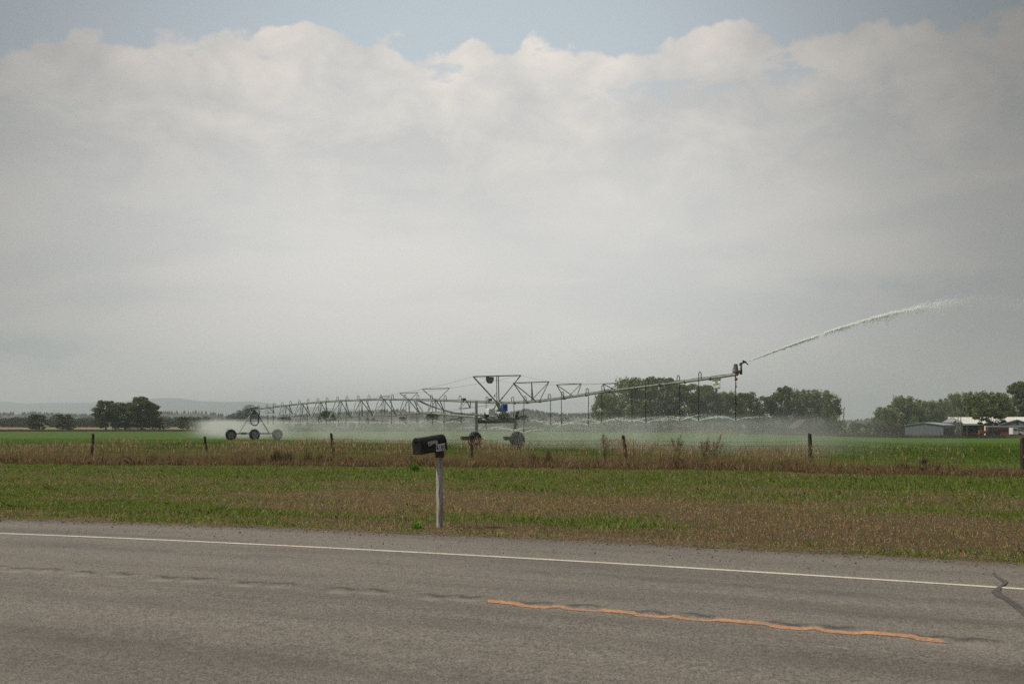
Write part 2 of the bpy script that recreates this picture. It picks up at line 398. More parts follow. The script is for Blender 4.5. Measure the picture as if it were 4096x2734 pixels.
dk = t.m('ADD', dk, t.m('MULTIPLY', t.ss(t.noise(t.comb(t.m('MULTIPLY', ux, 1.2), t.m('MULTIPLY', uy, 3)), 2., 4, .7), .58, .7, 0, .22), t.ss(uy, .1, .6)))
c = t.mix(dk, c, (.055, .048, .045))
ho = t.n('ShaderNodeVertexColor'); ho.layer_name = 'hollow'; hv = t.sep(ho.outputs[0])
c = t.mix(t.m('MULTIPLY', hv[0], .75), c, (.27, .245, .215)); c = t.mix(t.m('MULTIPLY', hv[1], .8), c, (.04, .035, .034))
c = t.mix(t.ss(t.m('ADD', uy, t.m('MULTIPLY', t.noise(geo, 1.3, 5, .6), .8)), 2.1, 3.0, 0, .7), c, (.13, .105, .085))
b = t.n('ShaderNodeBsdfPrincipled'); t.put(b.inputs['Base Color'], c); b.inputs['Roughness'].default_value = .85; b.inputs['Specular IOR Level'].default_value = .25
bn = t.n('ShaderNodeBump'); bn.inputs['Strength'].default_value = .9; bn.inputs['Distance'].default_value = .012
t.put(bn.inputs['Height'], t.m('ADD', sp, t.m('MULTIPLY', sp2, .5))); t.put(b.inputs['Normal'], bn.outputs[0])
t.nt.links.new(b.outputs[0], t.n('ShaderNodeOutputMaterial').inputs[0]); M['road'] = m
xs = np.concatenate([np.arange(-60, -9, 1.), np.arange(-9, 7, .03), np.arange(7, 42, 1.)])
ds = np.concatenate([[-8.9, -8.4, -7.6, -7., -6.74, -6.], np.arange(-5.4, -4.1, .2), np.arange(-4.0, -2.8, .035), np.arange(-2.8, 2.5, .3), [2.45, 2.62, 2.75]])
XX, DD = np.meshgrid(xs, ds); YY = yedge(XX) + DD / dnorm(XX); ZZ = rz(XX, YY)
rowedge = DD >= 2.7; ZZ = np.where(rowedge, ZZ - .05, ZZ); YY = YY + np.where(DD > 2.5, .10 * (vnoise(XX, XX * 0, .35, 9) - .5) + .12 * (vnoise(XX, XX * 0, 1.7, 9) - .5), 0)
V = np.stack([XX.ravel(), YY.ravel(), ZZ.ravel()], 1); nc = len(xs)
fs = [(r * nc + c_, r * nc + c_ + 1, (r + 1) * nc + c_ + 1, (r + 1) * nc + c_) for r in range(len(ds) - 1) for c_ in range(nc - 1)]
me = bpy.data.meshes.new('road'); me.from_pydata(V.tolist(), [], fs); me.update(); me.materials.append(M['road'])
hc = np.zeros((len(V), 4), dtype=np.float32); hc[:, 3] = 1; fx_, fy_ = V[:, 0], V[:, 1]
for i, (hx, hy) in enumerate(HOL):      # hollow's worn, sunlit inside and its shaded far wall, painted into the colour
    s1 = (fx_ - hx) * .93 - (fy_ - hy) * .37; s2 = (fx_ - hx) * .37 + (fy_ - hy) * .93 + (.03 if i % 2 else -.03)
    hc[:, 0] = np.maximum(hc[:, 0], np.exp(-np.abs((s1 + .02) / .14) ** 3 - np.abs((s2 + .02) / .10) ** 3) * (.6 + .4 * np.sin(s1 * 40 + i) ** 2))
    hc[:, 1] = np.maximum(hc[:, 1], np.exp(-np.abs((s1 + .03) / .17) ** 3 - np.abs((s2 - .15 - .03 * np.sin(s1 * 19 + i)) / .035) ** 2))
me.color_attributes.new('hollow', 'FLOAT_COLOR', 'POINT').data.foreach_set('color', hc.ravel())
uvl = me.uv_layers.new(name='road'); li = np.zeros(len(me.loops), dtype=np.int32); me.loops.foreach_get('vertex_index', li)
UV = np.stack([XX.ravel(), DD.ravel()], 1)[li]; uvl.data.foreach_set('uv', UV.astype(np.float32).ravel())
me.polygons.foreach_set('use_smooth', [True] * len(me.polygons))
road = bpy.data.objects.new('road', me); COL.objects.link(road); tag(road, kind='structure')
def paint(name, col, wear, scale=30):
    m = bpy.data.materials.new(name); m.use_nodes = True; t = NT(m.node_tree)
    geo = t.n('ShaderNodeNewGeometry').outputs['Position']; nz = t.noise(geo, scale, 6, .7)
    nz2 = t.noise(geo, 2.2, 4, .6)
    c = t.mix(t.ss(t.m('ADD', nz, t.m('MULTIPLY', nz2, .35)), .70 - wear, .95 - wear * .6), col, (.17, .15, .13))
    b = t.n('ShaderNodeBsdfPrincipled'); t.put(b.inputs['Base Color'], c); b.inputs['Roughness'].default_value = .8
    bn = t.n('ShaderNodeBump'); bn.inputs['Strength'].default_value = .7; bn.inputs['Distance'].default_value = .008
    t.put(bn.inputs['Height'], t.noise(geo, 42, 4, .7)); t.put(b.inputs['Normal'], bn.outputs[0])
    t.nt.links.new(b.outputs[0], t.n('ShaderNodeOutputMaterial').inputs[0]); return m
M['pw'] = paint('worn_white_paint', (.62, .57, .48), .05); M['po'] = paint('worn_orange_paint', (.58, .26, .10), .17)
M['tar'] = mat('tar_seal', (.085, .077, .072), .7, 0, .3, 12, bump=.3)
def stripe(name, x0, x1, dc, wd, m_, step=.05, lift=.005, ragged=0.):
    xs = np.arange(x0, x1, step); V = []
    for i, xx in enumerate(xs):
        j = ragged * (random.random() - .5)
        e = 0.
        if name == 'centre_dash':
            for (hx, hy) in HOL: e = max(e, math.exp(-abs((xx - hx) / .13) ** 4))
        for sgn in (-1, 1):
            yy = float(yedge(xx)) + (dc + sgn * wd / 2 - (e * .02 if sgn > 0 else 0) + j * sgn) / float(dnorm(xx)); V.append((xx, yy, float(rz(xx, yy)) + lift))
    fs = [(2 * i, 2 * i + 2, 2 * i + 3, 2 * i + 1) for i in range(len(xs) - 1)]
    return MB().add(V, fs).build(name, m_, road, smooth=True)
random.seed(3)
stripe('edge_line', -60, 40, 0, .115, 'pw', .12, .005, .012)['label'] = 'thin white line along the far edge of the road'
stripe('edge_line', -60, 40, -7.06, .115, 'pw', .12, .005, .012)['label'] = 'thin white line along the near edge of the road'
stripe('centre_dash', -.22, 3.27, -3.37, .13, 'po', .02, .004, .014)['label'] = 'orange centre dash broken by rumble hollows'
# tar-filled crack crossing the right end of the line
pts = [(3972, 2278, .03), (3985, 2295, .03), (4008, 2312, .045), (4022, 2325, .05), (4014, 2338, .05), (3996, 2348, .06), (3982, 2368, .09), (3998, 2388, .07), (4030, 2408, .06), (4060, 2432, .06), (4090, 2462, .06), (4130, 2500, .07), (4200, 2570, .07)]
V = []
for i, (px, py, hw) in enumerate(pts):
    Y = F * (CZ - .0) / (py - HZ); X = (px - 2048) / F * Y
    for sgn in (-1, 1): V.append((X + sgn * hw * .8, Y + sgn * hw * .6, float(rz(X, Y)) + .009))
fs = [(2 * i, 2 * i + 1, 2 * i + 3, 2 * i + 2) for i in range(len(pts) - 1)]
MB().add(V, fs).build('crack_seal', 'tar', road)['label'] = 'dark wandering tar-filled crack near the right end'
# loose gravel on the shoulder
n = 4200; gxx = rng.uniform(-14, 8, n); gd = 2.55 + rng.normal(0, .42, n); gd[:900] = rng.uniform(.3, 2.6, 900)
b_ = MB()
for i in range(n):
    yy = float(yedge(gxx[i]) + gd[i] / dnorm(gxx[i])); r_ = .006 + .012 * rng.random() ** 3 + (.02 if rng.random() < .003 else 0)
    zz = max(float(rz(gxx[i], yy)) if gd[i] < 2.75 else -9, float(gz(gxx[i], yy)))
    c0 = Vector((gxx[i], yy, zz + r_ * .4)); q = [Vector((rng.normal(), rng.normal(), rng.normal())).normalized() * r_ for _ in range(3)]
    vs = [c0 + q[0], c0 - q[0], c0 + q[1], c0 - q[1], c0 + q[2] * .8, c0 - q[2] * .8]
    b_.add(vs, [(0, 2, 4), (2, 1, 4), (1, 3, 4), (3, 0, 4), (2, 0, 5), (1, 2, 5), (3, 1, 5), (0, 3, 5)])
M['grav'] = mat('gravel', (.22, .19, .16), .9, 0, .5, 25)
tag(b_.build('gravel', 'grav'), 'loose brown and grey gravel scattered along the road shoulder', 'gravel', kind='stuff')
# ------------------------------------------------------------------ grasses
M['blade'] = mat('grass_blades', None, .55, attr=True, transl=.45, spec=.35)
def blades(P, h, wd, lean, cols, name, curve=.3, tipcol=None, seed=0, dirx=None):
    r_ = np.random.default_rng(seed); N = len(P); a = r_.uniform(0, 2 * np.pi, N)
    side = np.stack([np.cos(a * 0 + r_.normal(0, .6, N)), np.sin(r_.normal(0, .6, N)), np.zeros(N)], 1) * wd[:, None] / 2
    ln = np.stack([np.cos(a), np.sin(a), np.zeros(N)], 1) * (lean * h)[:, None]
    up = np.zeros((N, 3)); up[:, 2] = h
    mid = P + up * .55 + ln * curve; tip = P + up * np.sqrt(np.maximum(1 - lean ** 2 * .4, .1))[:, None] + ln
    V = np.stack([P - side, P + side, mid + side * .75, tip, mid - side * .75], 1)   # 5-gon
    C = np.repeat(cols[:, None, :], 5, 1)
    if tipcol is not None: C[:, 3] = tipcol; C[:, 2] = .5 * cols + .5 * tipcol; C[:, 4] = .5 * cols + .5 * tipcol
    return V.reshape(-1, 3), C.reshape(-1, 3)
def emit(name, parts, label, cat='grass'):
    V = np.concatenate([p[0] for p in parts]); C = np.concatenate([p[1] for p in parts])
    return tag(fastmesh(name, V, None, 5, 'blade', np.clip(C, 0, 1)), label, cat, kind='stuff')
def scatter(n, d0, d1, u0=-.57, u1=.57, seed=0, pw=1.):
    r_ = np.random.default_rng(seed); Xo = []; Yo = []; m_ = 0
    while m_ < n:
        dd = d0 + (d1 - d0) * r_.random(n) ** pw; X = r_.uniform(-1.25, 1, n) * (8 + .66 * (dd + 10)); Y = yedge(X) + dd / dnorm(X)
        k = (X / Y > u0) & (X / Y < u1); Xo.append(X[k]); Yo.append(Y[k]); m_ += k.sum()
    return np.concatenate(Xo)[:n], np.concatenate(Yo)[:n]
# mown verge
def verge(n, d0, d1, hm, seed, pw=1.):
    X, Y = scatter(n, d0, d1, seed=seed, pw=pw); r_ = np.random.default_rng(seed + 50)
    gv = green(X, Y); keep = r_.random(n) < (.45 + .55 * gv); X, Y, gv = X[keep], Y[keep], gv[keep]; N = len(X)
    isg = r_.random(N) < np.clip(gv * 1.3 - .05, .08, .95)
    cg = np.array([.20, .28, .036]); cb = np.array([.42, .30, .155]); cs_ = np.array([.46, .38, .24])
    c = np.where(isg[:, None], cg, cb) * r_.uniform(.45, 1.45, N)[:, None]
    c = c * (1 + .25 * r_.normal(size=(N, 3)) * np.array([1, .3, .5])); s_ = r_.random(N) < .07; c[s_] = cs_ * r_.uniform(.7, 1.4, (s_.sum(), 1))
    h = hm * r_.uniform(.4, 1.3, N) * np.where(isg, 1.15, .75) * (1 + .5 * (gv - .5)); h = h * (.55 + .9 * vnoise(X, Y, .42, 17) * (.6 + .8 * vnoise(X, Y, 1.9, 18))); wd = r_.uniform(.004, .010, N) * (1 + Y / 45)
    P = np.stack([X, Y, gz(X, Y) - .01], 1)
    return blades(P, h, wd, r_.uniform(.2, 1.1, N), np.clip(c, .01, 1), '', seed=seed)
def longstems():
    X, Y = scatter(7000, 3.0, 24, seed=15, pw=1.2); r_ = np.random.default_rng(15); k = vnoise(X, Y, 1.6, 15) > .55; X, Y = X[k], Y[k]; N = len(X)
    c = np.array([.40, .29, .16]) * r_.uniform(.4, 1.3, N)[:, None]
    return blades(np.stack([X, Y, gz(X, Y)], 1), r_.uniform(.12, .30, N), r_.uniform(.004, .009, N), r_.uniform(.05, .5, N), c, '', seed=15)
emit('verge_grass', [verge(250000, 2.9, 14, .085, 11, .9), verge(290000, 12, 32, .10, 12), verge(16000, 2.72, 3.4, .045, 13), longstems()],
     'short mown verge grass, patchy green and dry brown, between road and fence')
# straw litter along the road edge
def litter(n, d0, d1, seed, L=.12, c0=(.30, .22, .13)):
    X, Y = scatter(n, d0, d1, seed=seed); r_ = np.random.default_rng(seed); N = n
    c = np.array(c0) * r_.uniform(.5, 1.3, N)[:, None]; P = np.stack([X, Y, np.maximum(gz(X, Y), np.where(D(X, Y) < 2.7, rz(X, Y), -9)) + .012], 1)
    a = r_.uniform(0, 2 * np.pi, N); h = np.full(N, .015); out = blades(P, h, r_.uniform(.004, .008, N), L / .015 * r_.uniform(.3, 1.2, N), c, '', seed=seed)
    return out
# tall weeds along the fence
def weeds():
    out = []
    FD0, FD1 = 31.4, 35.2
    def spos(n, seed, d0=FD0, d1=FD1):
        X, Y = scatter(n, d0, d1, seed=seed); return X, Y
    # dense low tangle of brown dead leaves, thick at the front
    X, Y = spos(75000, 21, 31.2, 33.8); r_ = np.random.default_rng(21); N = len(X)
    wob = (vnoise(X, X * 0, 1.1, 4) - .5) * .9 + (vnoise(X, X * 0, 4.3, 5) - .5) * .8 + (vnoise(X, X * 0, .35, 14) - .5) * .5; Y = Y + wob
    dn = .55 + .75 * vnoise(X, Y, .8, 6) * (.7 + .6 * vnoise(X, X * 0, 6., 7))
    c = np.array([.31, .205, .11]) * r_.uniform(.2, 1.6, N)[:, None]; s_ = r_.random(N) < .13; c[s_] = np.array([.50, .36, .22]) * r_.uniform(.6, 1.2, (s_.sum(), 1))
    out.append(blades(np.stack([X, Y, gz(X, Y) + r_.uniform(0, .18, N) * dn], 1), r_.uniform(.08, .46, N) * dn, r_.uniform(.008, .018, N), r_.uniform(.1, 1.1, N), c, '', seed=21))
    # olive/green stems through the middle
    X, Y = spos(38000, 22, 31.8, 35.4); r_ = np.random.default_rng(22); N = len(X); wob = (vnoise(X, X * 0, 4.3, 5) - .5) * .8; Y = Y + wob
    thin = sst((17.5 - X) / 6) * .75 + .25; keep = r_.random(N) < thin * (.45 + .9 * vnoise(X, Y, 1.5, 8)); X, Y = X[keep], Y[keep]; N = len(X)
    c = np.array([.25, .25, .07]) * r_.uniform(.4, 1.5, N)[:, None]; tc_ = np.array([.46, .36, .18]) * r_.uniform(.6, 1.3, N)[:, None]
    out.append(blades(np.stack([X, Y, gz(X, Y)], 1), r_.uniform(.3, .80, N) * (.75 + .5 * vnoise(X, X * 0, 2.5, 9)), r_.uniform(.006, .014, N), r_.uniform(.02, .3, N), c, '', tipcol=tc_, seed=22))
    # tan stalks with seed heads
    X, Y = spos(15000, 23, 31.9, 35.6); r_ = np.random.default_rng(23); N = len(X)
    dens = np.clip(vnoise(X, Y * .5, 1.1, 10) * 1.5 - .35 + .3 * vnoise(X, X * 0, 6, 11), .03, 1) * (sst((17.5 - X) / 6) * .8 + .2)
    keep = r_.random(N) < dens; X, Y = X[keep], Y[keep]; N = len(X)
    H = r_.uniform(.72, 1.42, N) * (.82 + .36 * vnoise(X, X * 0, 1.7, 12)); c = np.array([.38, .26, .14]) * r_.uniform(.5, 1.3, N)[:, None]
    P = np.stack([X, Y, gz(X, Y)], 1); ln = r_.uniform(.01, .16, N)
    out.append(blades(P, H, np.full(N, .007), ln, c, '', seed=23))
    hd = P.copy(); hd[:, 2] += H * .86                                    # heads: fatter spindles near the top
    out.append(blades(hd - np.array([0, 0, .05]), r_.uniform(.10, .22, N), r_.uniform(.016, .034, N), r_.uniform(.02, .35, N), np.array([.56, .40, .24]) * r_.uniform(.6, 1.25, N)[:, None], '', seed=24))
    # dark brown dock clumps standing out
    for (px, w_, h_) in ((1110, .35, .85), (1060, .25, 1.0), (1190, .4, .8), (1280, .3, .6), (2140, .45, .85), (2175, .3, .6), (440, .3, .6), (1000, .3, .6), (560, .3, .7), (2205, .2, .95), (2780, .3, .5), (3760, .5, .6), (3660, .4, .6), (300, .25, .6), (1620, .3, .5), (1240, .3, .75)):
        n = 420; p = at(px, 45.5 - (px - 2048) * .0028 - .8); X = p.x + r_.normal(0, w_ * .55, n); Y = yedge(X) + (32.6 + r_.normal(0, .3, n)) / dnorm(X)
        c = np.array([.12, .07, .042]) * r_.uniform(.4, 1.5, n)[:, None]; q = np.exp(-((X - p.x) / w_) ** 2)
        out.append(blades(np.stack([X, Y, gz(X, Y) + r_.random(n) ** 1.5 * h_ * q * .55], 1), r_.uniform(.15, .50, n) * h_, r_.uniform(.010, .022, n), r_.uniform(.02, .35, n), c, '', seed=25))
    return out
emit('roadside_weeds', weeds(), 'band of tall brown dead weeds with tan seed heads along the wire fence', 'weeds')
emit('straw_litter', [litter(9000, 2.5, 3.4, 31, .10, (.42, .31, .18)), litter(1500, 2.1, 2.7, 34, .05, (.16, .12, .09)), litter(3500, 30.9, 31.8, 32, .4, (.34, .26, .18)), litter(9000, 4, 20, 33, .06, (.5, .4, .27))], 'loose pale dry straw lying along the road edge', 'straw')
# irrigated crop close enough to show leaves
def crop():
    r_ = np.random.default_rng(41); n = 230000; dd = 35.5 + 85 * r_.random(n) ** 1.7; X = r_.uniform(-.80, .60, n) * (dd + 13)
    for _ in range(3): Y = yedge(X) * np.maximum(0, 1 - dd / 220) + 12.67 * np.minimum(dd / 220, 1) + dd / .925
    c = np.array([.145, .25, .03]) * r_.uniform(.55, 1.45, n)[:, None]; c[:, 0] *= r_.uniform(.8, 1.5, n)
    return blades(np.stack([X, Y, gz(X, Y) - .02], 1), r_.uniform(.10, .26, n) * np.clip((122 - dd) / 40, .1, 1), r_.uniform(.012, .03, n) * (1 + dd / 60), r_.uniform(.1, .8, n), c, '', seed=41)
emit('crop_leaves', [crop()], 'low bright green irrigated crop filling the field beyond the fence', 'crop')
def edgeweeds():
    out = []
    r_ = np.random.default_rng(51); n = 26000; a = r_.uniform(.16, .56, n); Y = 281 + 14 * r_.random(n); X = a * Y
    c = np.where((vnoise(X, Y * 0, 9, 3) > .52)[:, None], np.array([.10, .11, .055]), np.array([.26, .19, .11])) * r_.uniform(.6, 1.3, n)[:, None]
    out.append(blades(np.stack([X, Y, gz(X, Y)], 1), r_.uniform(.3, .95, n), r_.uniform(.06, .2, n), r_.uniform(.1, .6, n), c, '', seed=51))
    n = 26000; a = r_.uniform(-.62, .16, n); Y = 279 + 40 * r_.random(n); X = a * Y
    c = np.array([.085, .10, .04]) * r_.uniform(.5, 1.5, n)[:, None]; rd = (a > .005) & (a < .035) & (r_.random(n) < .8); c[rd] = np.array([.16, .06, .05])
    out.append(blades(np.stack([X, Y, gz(X, Y)], 1), r_.uniform(.4, 1.2, n) * np.where((a > -.27), .95, .28), r_.uniform(.08, .25, n), r_.uniform(.1, .6, n), c, '', seed=52))
    return out
emit('field_edge_weeds', edgeweeds(), 'rough tan and olive weeds along the far edge of the green field', 'weeds')
# ------------------------------------------------------------------ mailbox
mb = thing('mailbox', at(1759, 17.75), 'black rounded mailbox numbered 4180 on a grey wooden post beside the road', 'mailbox')
PX, PY, PZ0 = mb.location
def addtext(txt, size, o, ux, uy, m_, parent, th=.001, name='lettering', off=0., sx=1.):
    cu = bpy.data.curves.new('t', 'FONT'); cu.body = txt; cu.size = size; cu.extrude = th; cu.offset = off; cu.align_x = 'CENTER'
    cu.space_character = 1.05
    tmp = bpy.data.objects.new('t', cu); COL.objects.link(tmp); dg = bpy.context.evaluated_depsgraph_get()
    me = bpy.data.meshes.new_from_object(tmp.evaluated_get(dg)); bpy.data.objects.remove(tmp); me.name = name
    ux = Vector(ux).normalized(); uy = Vector(uy).normalized(); nn = ux.cross(uy); o = Vector(o)
    for v in me.vertices: v.co = o + ux * v.co.x * sx + uy * v.co.y + nn * v.co.z
    me.materials.clear(); me.materials.append(M[m_]); ob = bpy.data.objects.new(name, me); COL.objects.link(ob)
    ob.parent = parent; ob.matrix_parent_inverse = parent_mat(parent).inverted(); return ob
ang = R(38); rt = Matrix.Rotation(ang, 3, 'Z')
pb = MB()
hw = .05; rings = []
for i in range(14):
    zz = PZ0 - .1 + (1.36) * i / 13; jx = .003 * math.sin(i * 1.7); k = 1.06 if i == 0 else 1
    rings.append([Vector((PX + jx, PY, zz)) + rt @ Vector((a_ * hw * k, c_ * hw * k, 0)) for a_, c_ in ((-1, -.8), (-.8, -1), (.8, -1), (1, -.8), (1, .8), (.8, 1), (-.8, 1), (-1, .8))])
vs = [q for r_ in rings for q in r_]; fs = [(i * 8 + k, i * 8 + (k + 1) % 8, (i + 1) * 8 + (k + 1) % 8, (i + 1) * 8 + k) for i in range(13) for k in range(8)] + [tuple(range(104, 112))]
post = pb.add(vs, fs).build('post', 'mpost', mb)
for (zz, dx) in ((.28, .012), (.52, .015), (.80, -.02)):
    kn = MB(); kn.lathe([(0, .006), (.0022, .005), (.0022, 0)], Vector((PX, PY, PZ0 + zz)) + rt @ Vector((.05, dx - .01, 0)) if dx < 0 else Vector((PX, PY, PZ0 + zz)) + rt @ Vector((dx, -.05, 0)), rt @ Vector((0, -1, 0)) if dx > 0 else rt @ Vector((1, 0, 0)), 8)
    kn.build('knot', 'dark2', post)
# tilted frame for the box: ax = towards its door, ay = across, au = up
ax = (Vector((-math.cos(R(38)), -math.sin(R(38)), -.13))).normalized(); ay = Vector((-ax.y, ax.x, 0)).normalized(); ay = -ay if ay.y > 0 else ay
au = ax.cross(ay); au = -au if au.z < 0 else au
back = Vector((PX, PY, 0)) - ax * .085; back.z = PZ0 + 1.385
def arch(w_, h_, n=12):
    r_ = w_ / 2; p = [(-r_, 0), (-r_, h_ - r_)] + [(-r_ * math.cos(math.pi * k / n), h_ - r_ + r_ * math.sin(math.pi * k / n)) for k in range(1, n)] + [(r_, h_ - r_), (r_, 0)]
    return p
L = .54
MB().prism(arch(.26, .29), back, ay, au, L if ay.cross(au).dot(ax) > 0 else -L).build('box_shell', 'mbox', mb, bevel=.006)
sg = 1 if ay.cross(au).dot(ax) > 0 else -1
dr = MB().prism(arch(.272, .298), back + ax * L - au * .004, ay, au, .022 * sg).build('door', 'mbox', mb, bevel=.004)
MB().prism(arch(.235, .272), back + ax * (L + .0225) + au * .006, ay, au, .002 * sg).build('door_panel', 'mboxin', dr)
MB().box(back + ax * (L + .035) + au * .235, (.02, .12, .012), Matrix((ax, ay, au)).transposed()).build('door_rib', 'mbox', dr)
rv = MB()
for q in (-.03, .0): rv.lathe([(0, .006), (.004, .004), (.004, 0)], back + ax * (L + .0246) + au * .035 + ay * q, ax, 8)
rv.build('rivet', 'galv', dr)
side = back + ay * .13 if (back + ay * .13).y < back.y else back - ay * .13; sn = (side - back).normalized()
# faded flag folded against the side, with its small dark mark, and the number plate
o_ = side + sn * .004 + ax * .40 + au * .175; fx = -ax
poly = [(0, 0), (0, -.045), (.03, -.05), (.12, -.018), (.145, -.018), (.16, -.06), (.20, -.06), (.20, .03), (.12, .035), (.0, .028)]
fl = MB().prism(poly, o_, fx, au, .003 * (1 if fx.cross(au).dot(sn) > 0 else -1)).build('flag', 'flag', mb)
addtext('a', .05, o_ + fx * .028 - au * .028 + sn * .005, fx, au, 'inkb', fl, name='mark', off=.002)
pl = MB().prism([(0, .0), (.20, 0), (.20, .125), (.035, .125), (.0, .07)], side + sn * .002 + ax * .245 + au * .006, fx, au, .003 * (1 if fx.cross(au).dot(sn) > 0 else -1)).build('number_plate', 'sticker', mb)
addtext('4180', .125, side + ax * .143 + au * .022 + sn * .0065, fx, au, 'ink', pl, name='digits', off=.001, sx=.76)
rb = Matrix((ax, ay, au)).transposed()
MB().box(Vector((PX, PY, PZ0 + 1.315)) , (.118, .118, .13), rt).build('support_block', 'block', mb, bevel=.004)
# ------------------------------------------------------------------ small marker flags
def marker(px, py, label):
    p = onground(px, py); p.y -= .0; th_ = thing('marker_flag', p, label, 'marker flag', 'orange marker flags by the fence')
    MB().tube([p, p + Vector((0, 0, .32))], .0035, 5).build('stake', 'wire', th_)
    MB().prism([(0, 0), (.10, -.02), (.05, .12), (.055, .24), (.03, .24)], p + Vector((-.05, 0, .03)), (1, 0, 0), (0, 0, 1), .004).build('flag', 'orange', th_)
marker(825, 1866, 'small orange marker flag below the second fence post from the left'); marker(2520, 1871, 'small orange marker flag beside the strongly leaning fence post')
# ------------------------------------------------------------------ barbed wire fence
def fY(X): return float(yedge(X)) + 33.4 / float(dnorm(X))
def fpos(px):
    X = (px - 2048) / F * 45
    for _ in range(12): X = (px - 2048) / F * fY(X)
    return X, fY(X)
fen = thing('barbed_wire_fence', (0, fY(0), float(gz(0, fY(0)))), 'weathered wooden posts strung with barbed wire between verge and green field', 'fence')
PT = [(-420, -420, 1738, .075), (370 - 6, 373, 1735, .075), (834, 819, 1746, .065), (1341, 1325, 1734, .07), (1893, 1882, 1742, .072), (2515, 2492, 1743, .085), (3241, 3239, 1735, .088), (4088, 4090, 1752, .09), (4900, 4900, 1752, .09)]
FP = []
for i, (pb_, pt, py, r_) in enumerate(PT):
    X, Y = fpos(pb_); zt = CZ - (py - HZ) / F * Y; Xt = (pt - 2048) / F * Y; zb = float(gz(X, Y))
    FP.append((X, Y, Xt, zt, zb)); rnd = random.Random(i); n = 9; pts = []; rs = []
    for k in range(n):
        q = k / (n - 1); pts.append((X + (Xt - X) * q + .01 * rnd.uniform(-1, 1), Y + .01 * rnd.uniform(-1, 1), zb - .15 + (zt - zb + .15) * q)); rs.append(r_ * (1.06 - .1 * q) * rnd.uniform(.96, 1.04))
    pts.append((Xt, Y, zt + .012)); rs.append(r_ * .8)
    MB().tube(pts, rs, 9).build('fence_post', 'post', fen)
WZ = [1.36, 1.15, .93, .68]
def fpoint(X, k):                    # strand k over the ground
    return Vector((X, fY(X) - .09, float(gz(X, fY(X))) + WZ[k]))
wr = random.Random(5)
for k in range(4):
    for i in range(len(FP) - 1):
        x0, x1 = FP[i][0], FP[i + 1][0]; n = 14; b_ = MB(); sag = .03 + .05 * wr.random(); up = [0, .0]
        pts = []
        for j in range(n + 1):
            q = j / n; p = fpoint(x0 + (x1 - x0) * q, k); p.z -= sag * 4 * q * (1 - q) + (.16 * sst((p.x - 15) / 3) if k == 0 else .10 * sst((p.x - 15) / 3)); pts.append(p)
        b_.tube(pts, .0045, 4, cap=False)
        m_ = int(abs(x1 - x0) / .14)
        for j in range(m_):
            q = (j + .5) / m_ * n; a_ = int(q); p = pts[a_].lerp(pts[min(a_ + 1, n)], q - a_); b_.tube([p + Vector((-.012, 0, -.022)), p + Vector((.012, 0, .022))], .0042, 3)
            b_.tube([p + Vector((.012, 0, -.022)), p + Vector((-.012, 0, .022))], .0042, 3)
        b_.build('wire', 'wire', fen)
for pts in ([(2977, 1768), (2985, 1790), (2990, 1815), (2993, 1830)], [(3480, 1767), (3472, 1790), (3464, 1815), (3468, 1845)], [(3791, 1781), (3799, 1805), (3808, 1830), (3820, 1860)], [(2301, 1775), (2297, 1790), (2305, 1815), (2310, 1830)], [(2726, 1772), (2730, 1800), (2738, 1835)], [(4010, 1790), (4012, 1850)]):
    q = [Vector(((px - 2048) / F * (fpos(px)[1] - .1), fpos(px)[1] - .1, CZ - (py - HZ) / F * (fpos(px)[1] - .1))) for px, py in pts]
    MB().tube(q, .007, 5).build('wire_stay', 'wire', fen)
# ------------------------------------------------------------------ small plants by the fence
def bush(px, py, w_, h_, n, label, c0, seed, name='bush', cat='bush'):
    p = onground(px, py); r_ = np.random.default_rng(seed); th_ = thing(name, p, label, cat)
    X = p.x + r_.normal(0, w_ * .4, n); Y = p.y + r_.normal(0, w_ * .3, n); q = np.exp(-((X - p.x) / w_) ** 2 * 1.3)
    P = np.stack([X, Y, p.z + r_.random(n) * h_ * q * .8], 1)
    V, C = blades(P, r_.uniform(.08, .2, n) * h_ * 1.6, r_.uniform(.01, .022, n), r_.uniform(.1, .8, n), np.array(c0) * r_.uniform(.5, 1.5, n)[:, None], '', seed=seed)
    fastmesh('foliage', V, None, 5, 'blade', C, th_)
    b_ = MB()
    for k in range(7): b_.tube([p, p + Vector((r_.normal() * w_ * .25, r_.normal() * w_ * .15, h_ * .7))], [.006, .003], 4)
    b_.build('stem', 'bark', th_)
bush(1655, 1887, .27, .42, 1500, 'small bright green bush at the foot of the weeds left of the mailbox', (.17, .32, .045), 61)
bush(1668, 2117, .12, .13, 350, 'tiny green grass tuft left of the foot of the mailbox post', (.15, .32, .04), 62, 'grass_tuft', 'grass tuft')
